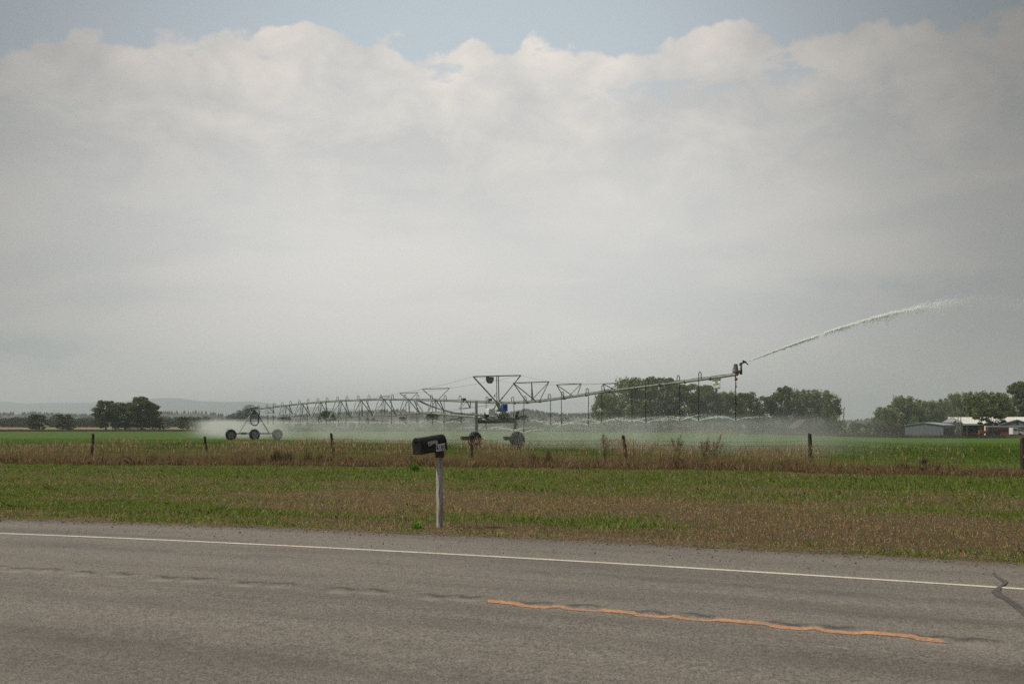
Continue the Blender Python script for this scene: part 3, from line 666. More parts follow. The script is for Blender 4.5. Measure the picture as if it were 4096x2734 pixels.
def stalk(px, pyt, spread, label, seed, col=(.34, .22, .15), green_=.0):
    X, Y = fpos(px); Y -= .5; zb = float(gz(X, Y)); zt = CZ - (pyt - HZ) / F * Y; th_ = thing('tall_weed', (X, Y, zb), label, 'weed', 'tall flowering weeds in the fence line')
    r_ = np.random.default_rng(seed); H = zt - zb; b_ = MB(); V = []; C = []; heads = []
    for k in range(9):
        a = r_.uniform(-1, 1); top = Vector((X + a * spread, Y + r_.normal() * .12, zb + H * r_.uniform(.72, 1))); b_.tube([(X + a * .05, Y, zb), (X + a * spread * .4, Y, zb + H * .5), top], [.006, .005, .003], 4)
        heads += [top.lerp(Vector((X + a * spread * .4, Y, zb + H * .5)), q) for q in np.linspace(0, .55, 7)]
    b_.build('stem', 'wire', th_)
    hp = np.array([h[:] for h in heads]); hp = np.repeat(hp, 8, 0) + r_.normal(0, .04, (len(hp) * 8, 3)); n = len(hp)
    c = np.array(col) * r_.uniform(.5, 1.4, n)[:, None]; g_ = r_.random(n) < .3; c[g_] = np.array([.13, .15, .05])
    V, C = blades(hp, r_.uniform(.02, .05, n), r_.uniform(.015, .03, n), r_.uniform(.1, 1, n), c, '', seed=seed); tag(fastmesh('seed_head', V, None, 5, 'blade', C, th_), kind='stuff')
    n = 70; hp = np.stack([X + r_.normal(0, spread * .4, n), np.full(n, Y), zb + H * r_.uniform(.25, .62, n)], 1)
    V, C = blades(hp, r_.uniform(.04, .1, n), r_.uniform(.02, .035, n), r_.uniform(.2, 1, n), np.array([.10, .12, .035]) * r_.uniform(.5, 1.4, n)[:, None], '', seed=seed); fastmesh('foliage', V, None, 5, 'blade', C, th_)
stalk(2418, 1735, .2, 'single tall seeding weed just left of the strongly leaning fence post', 71)
stalk(2702, 1737, .3, 'bushy seeding weed midway between the leaning post and the tall pale one', 72)
stalk(2848, 1736, .42, 'widest pinkish seeding weed, between leaning post and the next post to its right', 73, (.38, .20, .17))
stalk(2810, 1753, .2, 'drooping yellowish weed left of the widest pinkish weed', 74, (.30, .21, .08))
p = Vector((*fpos(3690), 0)); p = Vector((p.x, p.y - .15, CZ - (1843 - HZ) / F * p.y)); b_ = MB(); rnd = random.Random(8)
for k in range(46):
    a = Vector((rnd.gauss(0, 1), rnd.gauss(0, .6), rnd.gauss(0, .8))).normalized() * .2; c = Vector((rnd.gauss(0, 1), rnd.gauss(0, .6), rnd.gauss(0, .8))).normalized() * .19; b_.tube([p + a * .3, p + (a + c) * .5, p + c], [.012, .009, .004], 4)
tag(b_.build('dead_weed_clump', 'post'), 'dark clump of dead weed caught in the fence wires at the right', 'dead weed')
# ------------------------------------------------------------------ irrigation machine
L0 = Vector((-34.7, 134.0)); LD = Vector((33.6, -49.0)); PD_ = Vector((.825, .566))       # lateral line and its horizontal normal
def onpipe(px, py=None, t=None):
    if t is None: s = (px - 2048) / F; t = (L0.y * s - L0.x) / (LD.x - s * LD.y)
    X = L0.x + LD.x * t; Y = L0.y + LD.y * t
    return Vector((X, Y, CZ - (py - HZ) / F * Y)) if py is not None else (X, Y, t)
def onperp(px, py, px0, off=0.):
    X0, Y0, _ = onpipe(px0); s = (px - 2048) / F; a = (s * Y0 - X0) / (PD_.x - PD_.y * s)
    Y = Y0 + PD_.y * a; return Vector((X0 + PD_.x * a, Y, CZ - (py - HZ) / F * Y))
ir = thing('irrigation_machine', (*onpipe(1990)[:2], float(gz(*onpipe(1990)[:2]))), 'long galvanised pivot irrigation machine on wheeled towers spraying the green field', 'irrigation machine')
CP = [(1018, 1638), (1078, 1630), (1142, 1621.5), (1210, 1614.5), (1284, 1608), (1363, 1603), (1444, 1599.5), (1536, 1597.5), (1635, 1598), (1744, 1600.5), (1868, 1605), (1990, 1610.5), (2060, 1610), (2110, 1608), (2160, 1604), (2257, 1591), (2345, 1578), (2440, 1563), (2540, 1550.5), (2640, 1538), (2740, 1526), (2842, 1512.5), (2950, 1497)]
def pipey(px): return float(np.interp(px, [c[0] for c in CP], [c[1] for c in CP]))
def pp(px, dy=0): return onpipe(px, pipey(px) + dy)
pipe = MB().tube([pp(px) for px in np.concatenate([np.arange(1018, 2952, 12), [2950]])], .085, 10).build('pipe', 'galv', ir, smooth=True)
for px, _ in CP[1:-1]:
    a = pp(px - 2); c = pp(px + 2); u = (c - a).normalized(); b_ = MB(); b_.lathe([(-.04, .09), (-.04, .13), (.04, .13), (.04, .09)], pp(px), u, 12); b_.build('pipe_coupling', 'galvd', pipe)
for px in (2110, 2257, 2436, 2640, 2842):
    u = (pp(px + 2) - pp(px - 2)).normalized(); b_ = MB(); b_.lathe([(-.10, .09), (-.09, .135), (.09, .135), (.10, .09)], pp(px), u, 12); b_.build('pipe_coupling', 'galvd', pipe)
rnd = random.Random(12); cb = MB()
cb.tube([pp(px) + Vector((0, 0, .105 + .018 * math.sin(px * .05) * math.sin(px * .021))) for px in range(1020, 2945, 8)], .022, 5, cap=False)
cb.build('control_cable', 'hose', ir)
# hanging truss stations of the big span
def station(pA, pB, pj, foot_l, foot_r, offs, par, r=.032, centre=None):
    b_ = MB(); b_.tube([pj, foot_l], r, 5); b_.tube([pj, foot_r], r, 5); b_.tube([pA, foot_l], r, 5); b_.tube([pB, foot_r], r, 5); b_.tube([foot_l, foot_r], r * .7, 4)
    if centre is not None:
        b_.tube([pj + Vector((-.06, 0, 0)), centre], r * .8, 4); b_.tube([pj + Vector((.12, .1, 0)), centre], r * .8, 4)
    return b_.build('truss_frame', 'galv', par)
ST = [(1078, (1060, 1652), (1096, 1650)), (1142, (1114, 1660), (1171, 1656)), (1210, (1174, 1665.5), (1242, 1665)), (1284, (1243, 1667.5), (1315, 1669.5)), (1363, (1317, 1670), (1400, 1668)),
      (1444, (1408, 1666), (1492, 1664.5)), (1536, (1493, 1664.5), (1586, 1662.5)), (1635, (1594, 1658), (1680, 1655)), (1744, (1709, 1647.5), (1777, 1647.5)), (1868, (1836.5, 1633), (1880, 1631))]
fl_, fr_ = [], []
for px, a, c in ST:
    A = onperp(*a, px); Bq = onperp(*c, px); o = max(14, (c[0] - a[0]) * .24); fl_.append(A); fr_.append(Bq)
    cen = (A + Bq) / 2 + Vector((0, 0, .05)) if 1142 <= px <= 1744 else None
    station(pp(px - o), pp(px + o), pp(px), A, Bq, o, ir, .05, cen)
for ft in (fl_, fr_):
    b_ = MB(); pts = [pp(1022, 6)] + ft + [pp(1975, 8)]
    for i in range(len(pts) - 1): b_.tube([pts[i], pts[i + 1]], .013, 4)
    b_.build('truss_rod', 'galv', ir)
# drop hoses with gooseneck and weight
random.seed(21)
DR = [(1043, 1694), (1068, 1696), (1105, 1695), (1129, 1693), (1171, 1696), (1197, 1694), (1241, 1696), (1271, 1694), (1317, 1695), (1350, 1693), (1397, 1694), (1432, 1694), (1485, 1694), (1523, 1694), (1579, 1695), (1619, 1697), (1681, 1692), (1724, 1696), (1790, 1693), (1839, 1691), (1958, 1717), (2049, 1723), (2110, 1729),
      (2260, 1701), (2347, 1700), (2422, 1690), (2521, 1687), (2598, 1690), (2711, 1681), (2810, 1682), (2935, 1680), (2195, 1701)]
DR = DR[:-1]; DR.insert(23, (2196, 1699.5))
noz = []
def drop(base, side, zb, par, r=.028, det=True, sc=1.):
    u = Vector((PD_.x, PD_.y, 0)) * side; b_ = MB(); top = base + Vector((0, 0, .42))
    x1 = base + u * .26
    pts = [base + u * .03 + Vector((0, 0, .05)), base + u * .03 + Vector((0, 0, .38)), base + u * .08 + Vector((0, 0, .47)), base + u * .145 + Vector((0, 0, .50)), base + u * .21 + Vector((0, 0, .47)), x1 + Vector((0, 0, .38)), x1 + Vector((.01, 0, -.2))]
    zz = x1.z - .2; k = 5
    for j in range(1, k + 1): pts.append(Vector((x1.x + .02 * math.sin(j * 2.1 + base.x), x1.y, zz + (zb - zz) * j / k)))
    h = MB().tube(pts, r, 5).build('drop_hose', 'hose', par, smooth=True)
    if det:
        q = Vector(pts[-1]); nz = MB(); nz.lathe([(-.22, .0), (-.22, .03), (-.08, .03), (-.05, .02), (.0, .045), (.02, .05), (.03, 0)], q, (0, 0, -1), 8).build('nozzle', 'dark', h)
        if side < 0 or True:
            g_ = MB(); g_.tube([pts[0] + Vector((0, 0, .02)), pts[0] + Vector((0, 0, .16))], .035, 6).build('hose_clip', 'bluehose', h)
    return Vector(pts[-1])
for i, (px, py) in enumerate(DR):
    sd_ = 1 if i % 2 else -1
    q = pp(px - 4); zb = CZ - (py - HZ) / F * q.y; noz.append(drop(q, sd_, zb, ir))
# tower wheels
def wheel(c, ax_, par, r=.74, wd=.36, lugs=22, rimm='rim'):
    w0 = thing_part('wheel', c, par); ax_ = Vector(ax_).normalized(); c = Vector(c)
    prof = [(-wd * .38, r * .60), (-wd * .5, r * .74), (-wd * .48, r * .90), (-wd * .3, r * .955), (0, r * .965), (wd * .3, r * .955), (wd * .48, r * .90), (wd * .5, r * .74), (wd * .38, r * .60), (-wd * .38, r * .60)]
    t_ = MB().lathe(prof, c, ax_, 32); u = ax_.orthogonal().normalized(); v2 = ax_.cross(u)
    for k in range(lugs):
        for sgn in (-1, 1):
            a = 2 * math.pi * (k + (.5 if sgn > 0 else 0)) / lugs; rd = u * math.cos(a) + v2 * math.sin(a); tg = -u * math.sin(a) + v2 * math.cos(a)
            rot = Matrix((tg, (ax_ * sgn * .9 + tg * .4).normalized(), rd)).transposed(); t_.box(c + rd * r * .965 + ax_ * sgn * wd * .24, (r * .07, wd * .5, r * .09), rot)
    t_.build('tyre', 'rubber', w0)
    MB().lathe([(-wd * .38, r * .62), (-wd * .38, r * .56), (-wd * .18, r * .50), (-wd * .10, r * .2), (-wd * .3, r * .17), (-wd * .3, 0)], c, ax_, 24).lathe([(wd * .38, r * .62), (wd * .38, r * .56), (wd * .18, r * .50), (wd * .10, r * .2), (wd * .3, r * .17), (wd * .3, 0)], c, ax_, 24).build('rim', rimm, w0, smooth=True)
    b_ = MB()
    for k in range(8):
        a = 2 * math.pi * k / 8; rd = u * math.cos(a) + v2 * math.sin(a)
        for sgn in (-1, 1): b_.lathe([(0, .025), (.02, .025), (.02, 0)], c + rd * r * .12 + ax_ * sgn * wd * .3, ax_ * sgn, 6)
    b_.build('hub_bolts', 'galvd', w0)
    return w0
def thing_part(name, loc, par):
    o = bpy.data.objects.new(name, None); COL.objects.link(o); o.parent = par; o.matrix_parent_inverse = parent_mat(par).inverted(); o.location = loc; return o
LAT = Vector((LD.x, LD.y, 0)).normalized(); PV = Vector((PD_.x, PD_.y, 0))
# left tower, three wheels
def tower(P, zp, lat, per, par, base=3.4, three=True, near=True, mid=0.):
    gz0 = float(gz(P.x, P.y)); P = Vector((P.x, P.y, 0)); zb = gz0 + .95
    ap = P + Vector((0, 0, zp))
    for sgn in (-1, 1):
        for lsg in (-1, 1):
            MB().tube([ap + lat * lsg * .12 + per * sgn * .1, P + per * sgn * base * .60 + lat * lsg * .1 + Vector((0, 0, zb))], .04, 5).build('tower_leg', 'galv', par)
    b_ = MB(); b_.box(P + Vector((0, 0, zb - .08)), (base * 2, .16, .16), Matrix((per, lat, Vector((0, 0, 1)))).transposed())
    for zz, wd in ((.50, .31), ):
        b_.tube([P + per * -base * wd + Vector((0, 0, zb + (zp - zb) * zz)), P + per * base * wd + Vector((0, 0, zb + (zp - zb) * zz))], .03, 4)
    b_.box(P - per * base * .42 + Vector((0, 0, zb - .05)), (.7, .35, .3), Matrix((per, lat, Vector((0, 0, 1)))).transposed())
    b_.build('base_beam', 'galvd', par)
    for q in ((-1, 0, 1) if three else (-1, 1)):
        wheel(P + per * q * base * .93 + lat * .12 + Vector((0, 0, gz0 + .72)), lat, par, .74)
    MB().box(ap + Vector((0, 0, .25)) + per * .3, (.55, .3, .3), Matrix((per, lat, Vector((0, 0, 1)))).transposed()).box(ap + per * -.3 + Vector((0, 0, .18)), (.6, .3, .22), Matrix((per, lat, Vector((0, 0, 1)))).transposed()).build('control_box', 'grey', par)
T1 = Vector((L0.x, L0.y, 0)); z1 = pp(1018).z
tower(T1, z1, LAT, PV, ir, 3.45)
b_ = MB()
for dx in (-.38, .38):
    pass
lp = [T1 + PV * (.0 + .55 * math.cos(a) - .05) + LAT * .3 + Vector((0, 0, z1 - 1.55 + .55 * math.sin(a))) for a in np.linspace(math.pi, 2 * math.pi, 9)]
lp = [T1 + PV * -.60 + LAT * .3 + Vector((0, 0, z1 - .05))] + lp + [T1 + PV * .62 + LAT * .3 + Vector((0, 0, z1 - .05))]
MB().tube(lp, .09, 8).build('supply_hose', 'bluehose', ir, smooth=True)['label'] = 'blue hose hanging in a loop'
# the spans that run on towards the pivot point
TW = [T1]; dv = Vector((-19.2, 64.5, 0))
for k in range(1, 6): TW.append(T1 + dv * k)
lt2 = dv.normalized(); pr2 = Vector((lt2.y, -lt2.x, 0)); far_drops = MB(); mist_far = []
for k in range(5):
    A = TW[k].copy(); Bv = TW[k + 1].copy(); zA = z1 - .0 + float(gz(A.x, A.y)) * 0 ; zB = float(gz(Bv.x, Bv.y)) + 4.15; zA = z1 if k == 0 else float(gz(A.x, A.y)) + 4.15
    def P_(q): return A.lerp(Bv, q) + Vector((0, 0, zA + (zB - zA) * q + 2.6 * q * (1 - q)))
    MB().tube([P_(q) for q in np.linspace(0, 1, 25)], .085, 8).build('pipe', 'galv', ir, smooth=True)
    N = 9; feet = {-1: [], 1: []}
    for j in range(1, N + 1):
        q = j / (N + 1); dep = 1.75 * (1 - abs(2 * q - 1) ** 2) + .35; c = P_(q)
        A1 = c - pr2 * dep * .75 - Vector((0, 0, dep)); B1 = c + pr2 * dep * .75 - Vector((0, 0, dep)); feet[-1].append(A1); feet[1].append(B1)
        b_ = MB(); r_ = .04
        b_.tube([c, A1], r_, 4); b_.tube([c, B1], r_, 4); b_.tube([A1, B1], r_ * .7, 4); cn = P_(min(1, q + .5 / (N + 1))); cp_ = P_(max(0, q - .5 / (N + 1)))
        for e in (A1, B1): b_.tube([e, cn], r_, 4); b_.tube([e, cp_], r_, 4)
        b_.build('truss_frame', 'trussd', ir)
    for s_ in (-1, 1): MB().tube([P_(.0)] + feet[s_] + [P_(1.)], .016, 4).build('truss_rod', 'galvd', ir)
    tower(Bv, zB, lt2, pr2, ir, 2.6, three=False)
    nd = 24
    for j in range(nd):
        c = P_((j + .5) / nd); zb = CZ + .05
        if k < 2:
            q = drop(c, 1 if j % 2 else -1, zb, ir, .018, det=k == 0); mist_far.append(q)
        else:
            u = pr2 * (1 if j % 2 else -1) * .2; far_drops.tube([c + Vector((0, 0, .1)), c + Vector((0, 0, .45)), c + u + Vector((0, 0, .5)), c + u * 1.3 + Vector((0, 0, .3)), c + u * 1.3 + Vector((0, 0, zb - c.z))], .018, 4)
            mist_far.append(Vector((c.x, c.y, zb)))
tag(far_drops.build('drop_hose', 'hose', ir), kind='stuff')
# right tower with its steerable base
P0 = Vector((*onpipe(1990)[:2], 0)); apex = pp(1990)
def op(px, py): return onperp(px, py, 1990)
MB().tube([op(1905, 1603), op(1905, 1672)], .125, 12).tube([op(1905, 1660), op(1905, 1727)], .155, 12).tube([op(1905, 1658), op(1905, 1661)], .20, 12).tube([op(1905, 1700), op(1905, 1701.5)], .19, 12).tube([op(1905, 1715), op(1905, 1760)], .11, 10).tube([op(1898.5, 1672) + LAT * .1, op(1899, 1718) + LAT * .1], .06, 8).build('steering_column', 'galv', ir)
MB().tube([op(1913, 1683), op(2064, 1682)], .20, 14).tube([op(2062, 1688), op(2062, 1719)], .10, 10).tube([op(2069, 1690), op(2069, 1705)], .05, 8).build('base_beam', 'galvd', ir, smooth=True)
for (a, c, r_) in (((1986, 1613), (1963, 1660), .075), ((1992, 1614), (2026, 1677), .10), ((1988, 1612), (1998, 1636), .11), ((1995, 1614), (2020, 1660), .07)):
    MB().tube([op(*a), op(*c)], r_, 6).build('tower_leg', 'galv', ir)
for off in (-.9, .9):
    pass
for pts in ([(1660, 1604), (1707, 1649.5), (1780, 1655.5), (1900, 1665), (1945, 1669), (1975, 1674)], [(1668, 1602), (1700, 1619), (1745, 1638), (1790, 1651), (1900, 1661), (1990, 1668), (2014, 1672)]):
    q = [pp(pts[0][0])]
    for j, (px, py) in enumerate(pts[1:]):
        a = onpipe(px, py) if px < 1905 else op(px, py); a = a + PV * (.7 if pts[0][0] == 1668 else -.6) * min(1, (px - 1660) / 80.); a.z = CZ - (py - HZ) / F * a.y; q.append(a)
    MB().tube(q, .085, 8).build('tow_boom', 'galv', ir, smooth=True)
for px in (1900, 2070):
    c = op(px, 1762); c.z = float(gz(c.x, c.y)) + .74; wheel(c, (LAT * .9 + PV * (.25 if px == 1900 else .1)), ir, .76, .40, 20, 'darkrim')
    gb = op(px - 40, 1752); gb = gb - LAT * 0; b2 = MB().box(gb, (.5, .35, .32), Matrix((PV, LAT, Vector((0, 0, 1)))).transposed()).tube([gb, op(px - 20, 1760)], .1, 8); b2.lathe([(-.2, .0), (-.2, .13), (.2, .13), (.2, 0)], gb + PV * -.2 + Vector((0, 0, .05)), PV, 10); b2.build('gearbox', 'rust', ir)
RTB = Matrix((PV, -LAT, Vector((0, 0, 1)))).transposed()
w_ = MB(); c0 = op(1946.5, 1646) + LAT * .35
w_.prism([(-.34, -.24), (.34, -.24), (.34, .16), (.16, .26), (-.30, .24), (-.34, .20)], c0 - LAT * .0, PV, (0, 0, 1), .5); w_.build('white_control_box', 'white', ir, bevel=.02)
b_ = MB(); b_.box(op(1945, 1660) + LAT * .1, (.28, .25, .32), RTB).box(op(1940, 1664) + LAT * .1, (.18, .2, .3), RTB); b_.build('box_mount', 'dark', ir)
MB().box(op(2020, 1630) - LAT * .1, (.48, .34, .60), RTB).build('blue_control_box', 'blue', ir, bevel=.02)
MB().box(op(2020, 1611) - LAT * .1, (.50, .36, .16), RTB).box(op(2019, 1607.5) - LAT * .1, (.2, .2, .08), RTB).build('box_lid', 'galvd', ir)
MB().box(op(2019, 1648) - LAT * .1, (.30, .25, .14), RTB).tube([op(2016, 1650), op(2022, 1672)], .03, 6).build('box_bracket', 'grey', ir)
for (px, py) in ((1855, 1596), (1959, 1597.5)):
    q = onpipe(px, py); MB().box(q, (.36, .24, .20), RTB).build('junction_box', 'grey', ir, bevel=.01); MB().box(q + PV * .02 + LAT * .125, (.20, .012, .13), RTB).build('meter_window', 'dark', ir)
q = op(2066, 1651); MB().box(q, (.34, .3, .30), RTB).build('motor_box', 'grey', ir, bevel=.01)
b_ = MB(); b_.lathe([(-.2, 0), (-.2, .11), (0, .13), (.1, .1), (.12, .16), (.2, .16), (.2, 0)], op(2066, 1661), (0, 0, -1), 10); b_.box(op(2066, 1674), (.6, .25, .10), RTB).lathe([(-.1, .0), (-.1, .07), (.1, .07), (.1, 0)], op(2074, 1674), PV, 8); b_.tube([op(1985, 1673.5), op(2070, 1673)], .035, 6); b_.build('drive_motor', 'dark', ir)
b_ = MB(); b_.box(op(1995, 1641), (.32, .3, .18), RTB).box(op(1994, 1671), (.34, .3, .2), RTB).lathe([(-.16, 0), (-.16, .1), (.16, .1), (.16, 0)], op(2000, 1667), PV, 8)
b_.tube([op(1962, 1672), op(1998, 1673)], .03, 5); b_.build('valve_box', 'grey', ir)
cbm = MB()
for pts in ([(1972, 1628), (1968, 1645), (1974, 1660), (1988, 1666), (2000, 1660)], [(1997, 1645), (1990, 1655), (1996, 1668), (2010, 1680)], [(1920, 1680), (1945, 1690), (1965, 1688), (1975, 1672)], [(1990, 1634), (1978, 1648), (1984, 1662)], [(2005, 1650), (2010, 1668), (2030, 1684), (2050, 1688)], [(2026, 1660), (2024, 1680)]):
    cbm.tube([op(*p_) + LAT * .25 for p_ in pts], .022, 5)
cbm.build('cabling', 'hose', ir)
b_ = MB(); b_.tube([op(1979, 1588), op(1979, 1578), op(1981, 1572), op(1984, 1571), op(1986.5, 1575), op(1986.5, 1604)], .018, 5); h_ = b_.build('air_vent_pipe', 'galvd', ir); MB().lathe([(0, .03), (.05, .06), (.18, .05), (.18, 0)], op(1979, 1578), (0, 0, -1), 8).build('vent_cap', 'rustor', h_)
# overhead bracing and stay cables
def brace(segs, par=ir, r=.04, name='overhead_frame'):
    b_ = MB()
    for a, c in segs: b_.tube([a, c], r, 6)
    b_.build(name, 'galvd', par)
def cross(px0, tl, tr, apx, r=.035):
    A = onperp(*tl, px0); Bq = onperp(*tr, px0); brace([(A, Bq), (A, pp(apx[0])), (Bq, pp(apx[1]))], r=r); return A, Bq
c1 = cross(1541, (1519.5, 1585), (1560, 1584), (1540, 1543), .028)
c2 = cross(1636, (1598.5, 1571), (1671.5, 1569), (1634, 1640), .032)
c3 = cross(1744, (1688.5, 1555.5), (1798, 1551.5), (1741, 1750), .035)
A = onperp(1893, 1505.5, 1990); Bq = onperp(2083, 1500.5, 1990)
b_ = MB(); b_.tube([A, Bq], .048, 6).tube([A, pp(1989)], .065, 6).tube([Bq, pp(1993)], .058, 6); b_.tube([op(1986, 1503), op(1988, 1608)], .035, 5).tube([op(1993, 1503), op(1996, 1608)], .048, 5); b_.build('mast_frame', 'galvd', ir)
def ov(px0, tl, tr, mid, lines, r=.035):
    A = onperp(*tl, px0); Bq = onperp(*tr, px0); T = {'l': A, 'r': Bq, 'm': onperp(*mid, px0) if mid else None}
    sg_ = [(A, Bq)] + [(T[k], pp(px)) for k, px in lines]; brace(sg_, r=r); return A, Bq
o1 = ov(2130, (2053, 1531), (2196, 1526), (2126.5, 1528), [('l', 2107), ('l', 2146), ('m', 2133), ('m', 2127), ('r', 2157), ('r', 2118)], .04)
o2 = ov(2275, (2226, 1538), (2325, 1533.5), None, [('l', 2257), ('l', 2295), ('r', 2270), ('r', 2308)], .034)
o3 = ov(2442, (2412, 1534.5), (2474.5, 1531), None, [('l', 2421), ('l', 2463), ('r', 2435), ('r', 2474)], .03)
o4 = ov(2648, (2627, 1531), (2647, 1522.5), None, [('l', 2645), ('r', 2655), ('r', 2628)], .022)
def cable(pts, r=.011):
    b_ = MB()
    for i in range(len(pts) - 1):
        a, c = pts[i], pts[i + 1]; n = 6; b_.tube([a.lerp(c, j / n) - Vector((0, 0, .12 * 4 * (j / n) * (1 - j / n) * (a - c).length / 20)) for j in range(n + 1)], r, 4, cap=False)
    b_.build('stay_cable', 'galvd', ir)
cable([A, c3[0], c2[0], c1[0], pp(1440)]); cable([Bq, c3[1], c2[1], c1[1], pp(1445)])
cable([Bq, o1[1], o2[1], o3[1], o4[1], pp(2840)]); cable([A, o1[0], o2[0], o3[0], o4[0], pp(2700)])
# signs
def sign_at(c, wv, poly, m_, th=.03): return MB().prism(poly, c, wv, (0, 0, 1), th)
M['signy'] = mat('printed_sign', (.30, .32, .27), .6, 0, .3, 9, col2=(.10, .19, .11))
c = op(1958.5, 1520.5) + LAT * .05; su = 1 / 47 / .825
s1 = MB().prism([(-15.5 * su, 14 / 47), (-15.5 * su, -1 / 47), (-8 * su, -12.5 / 47), (7.5 * su, -12.5 / 47), (15.5 * su, 0), (15.5 * su, 14 / 47)], c, PV, (0, 0, 1), -.03).build('maker_sign', 'signy', ir)
b_ = MB(); nrm = LAT
def mk(px, pz, w_, h_, col, nm):
    o = MB().box(c + PV * px + Vector((0, 0, pz)) + LAT * .04, (w_, .012, h_), RTB).build(nm, col, s1); return o
addtext('WATSON', .15, c + PV * .02 + Vector((0, 0, .09)) + LAT * .046, PV, (0, 0, 1), 'red', s1, name='lettering', off=.006, sx=.95) if False else None
rr_ = random.Random(4)
for k in range(9): mk(-.29 + k * .072, .15 + rr_.uniform(-.01, .01), .045, rr_.uniform(.06, .11), 'red', 'faded_letter')
mk(.08, .05, .38, .035, 'red', 'faded_stripe'); mk(-.22, -.03, .09, .16, 'blue', 'blue_drop'); mk(-.18, .06, .2, .05, 'red', 'faded_stripe')
MB().lathe([(0, .085), (.012, .085), (.012, 0)], c + Vector((0, 0, -.13)) + PV * .02 + LAT * .035, LAT, 16).build('round_emblem', 'blue', s1)
c = onpipe(2866, 1535); c.y -= .0; gu = LAT * -1; su = 1 / 63.5; wv = (PV * .25 + LAT * .97).normalized()
# the sign hangs from the pipe in line with it: work out its width so it spans its place on the pipe
e0, e1 = pp(2852.5), pp(2881.5); wv = (e1 - e0); wl = wv.length; wvh = wv.normalized(); up = Vector((0, 0, 1)); hgt = 1 / 62.5
topc = (e0 + e1) / 2 - up * .12
P2 = lambda u, v: (u * wl, -v * hgt)
s2 = MB().prism([P2(-.5, 0), P2(-.5, 27), P2(-.18, 51), P2(.24, 51), P2(.5, 28), P2(.5, 0)], topc, wvh, up, .03 * 1).build('hanging_sign', 'white', ir)
nv = wvh.cross(up).normalized(); fr = topc + (nv * .034 if (nv.y < 0) else -nv * .004); nf = nv if nv.y < 0 else -nv
MB().box(topc - up * .03 + nf * .01, (wl * 1.04, .08, .10), Matrix((wvh, -nf, up)).transposed()).build('sign_bracket', 'galvd', s2)
tx = wvh
addtext('GPS', .125, fr - up * .23 + nf * .004, tx, up, 'inkb', s2, name='lettering', off=.004, sx=1.15)
addtext('EQUIPPED', .125, fr - up * .36 + nf * .004, tx, up, 'inkb', s2, name='lettering', off=.002, sx=.98)
addtext('Reinke', .235, fr - up * .63 + nf * .004, tx, up, 'inkb', s2, name='lettering', off=.004, sx=1.05)
MB().box(fr - up * .42 + nf * .002, (wl * .92, .006, .012), Matrix((wvh, -nf, up)).transposed()).build('rule_line', 'grey', s2)
em = MB(); em.prism([(math.cos(a) * .115 * wl / .65, math.sin(a) * .13) for a in np.linspace(0, 2 * math.pi, 21)[:-1]], fr - up * .68 - up * .05 + nf * .002, tx, up, .006 * (1 if tx.cross(up).dot(nf) > 0 else -1)); em.build('round_emblem', 'inkb', s2)
em = MB(); em.prism([(math.cos(a) * .085 * wl / .65 - .005, math.sin(a) * .10 - .01) for a in np.linspace(2.2, 6.4, 12)], fr - up * .73 + nf * .009, tx, up, .004 * (1 if tx.cross(up).dot(nf) > 0 else -1)); em.build('emblem_arc', 'blue', s2)
# end gun
E0 = pp(2950)
def og(px, py, dx=0): q = E0.copy(); return Vector(((px - 2048) / F * q.y, q.y, CZ - (py - HZ) / F * q.y)) 
MB().lathe([(0, 0), (0, .13), (.45, .135), (.55, .10), (.58, .14), (.62, .14), (.62, 0)], og(2942, 1458), og(2948, 1500) - og(2942, 1458), 12).build('booster_pump', 'galvd', ir, smooth=False)['label'] = 'upright booster pump motor at the end of the pipe'
MB().lathe([(0, .17), (.10, .17), (.16, .08), (.2, 0)], og(2946, 1483), (0, 0, -1), 12).lathe([(0, .12), (.06, .12), (.06, 0)], og(2943, 1459), (0, 0, 1), 10).build('pump_flange', 'rustor', ir)
MB().tube([og(2944, 1496), og(2964, 1485)], .05, 8).tube([og(2950, 1485), og(2962, 1484)], .07, 8).build('gun_feed_pipe', 'galv', ir)
MB().lathe([(0, .085), (.12, .085), (.16, .06)], og(2964, 1487), (0, 0, -1), 10).tube([og(2964, 1493), og(2965, 1478)], .075, 10).build('riser_elbow', 'dark', ir)
MB().tube([og(2965, 1480), og(2964, 1455)], .055, 8).lathe([(0, .0), (0, .075), (.06, .075), (.1, .05)], og(2964, 1473), (0, 0, 1), 10).lathe([(0, .08), (.12, .08)], og(2964, 1463), (0, 0, 1), 10).build('riser', 'galvd', ir)
gunb = MB(); gunb.tube([og(2959, 1459), og(2960, 1453), og(2966, 1453), og(2974, 1449), og(2986, 1446.5)], [.035, .05, .06, .05, .03], 8); gunb.tube([og(2970, 1443), og(2977, 1446), og(2984, 1451), og(2993, 1457.5)], [.035, .05, .03, .04], 6); gunb.tube([og(2972, 1441), og(2978, 1444), og(2986, 1448)], .03, 6)
gunb.tube([og(2959, 1453), og(2958, 1462)], .02, 5); gunb.build('water_gun', 'dark', ir)
MB().tube([og(2941, 1503), og(2941, 1512)], .03, 6).lathe([(0, .05), (.08, .09), (.16, .05)], og(2943, 1512), (0, 0, -1), 8).tube([og(2943, 1515), og(2950, 1515)], .07, 8).build('valve', 'red', ir)
MB().tube([og(2942.5, 1521), og(2945, 1546)], .025, 6).lathe([(0, .03), (.05, .055), (.1, .02)], og(2945, 1544), (0, 0, -1), 6).build('end_nozzle', 'galvd', ir)
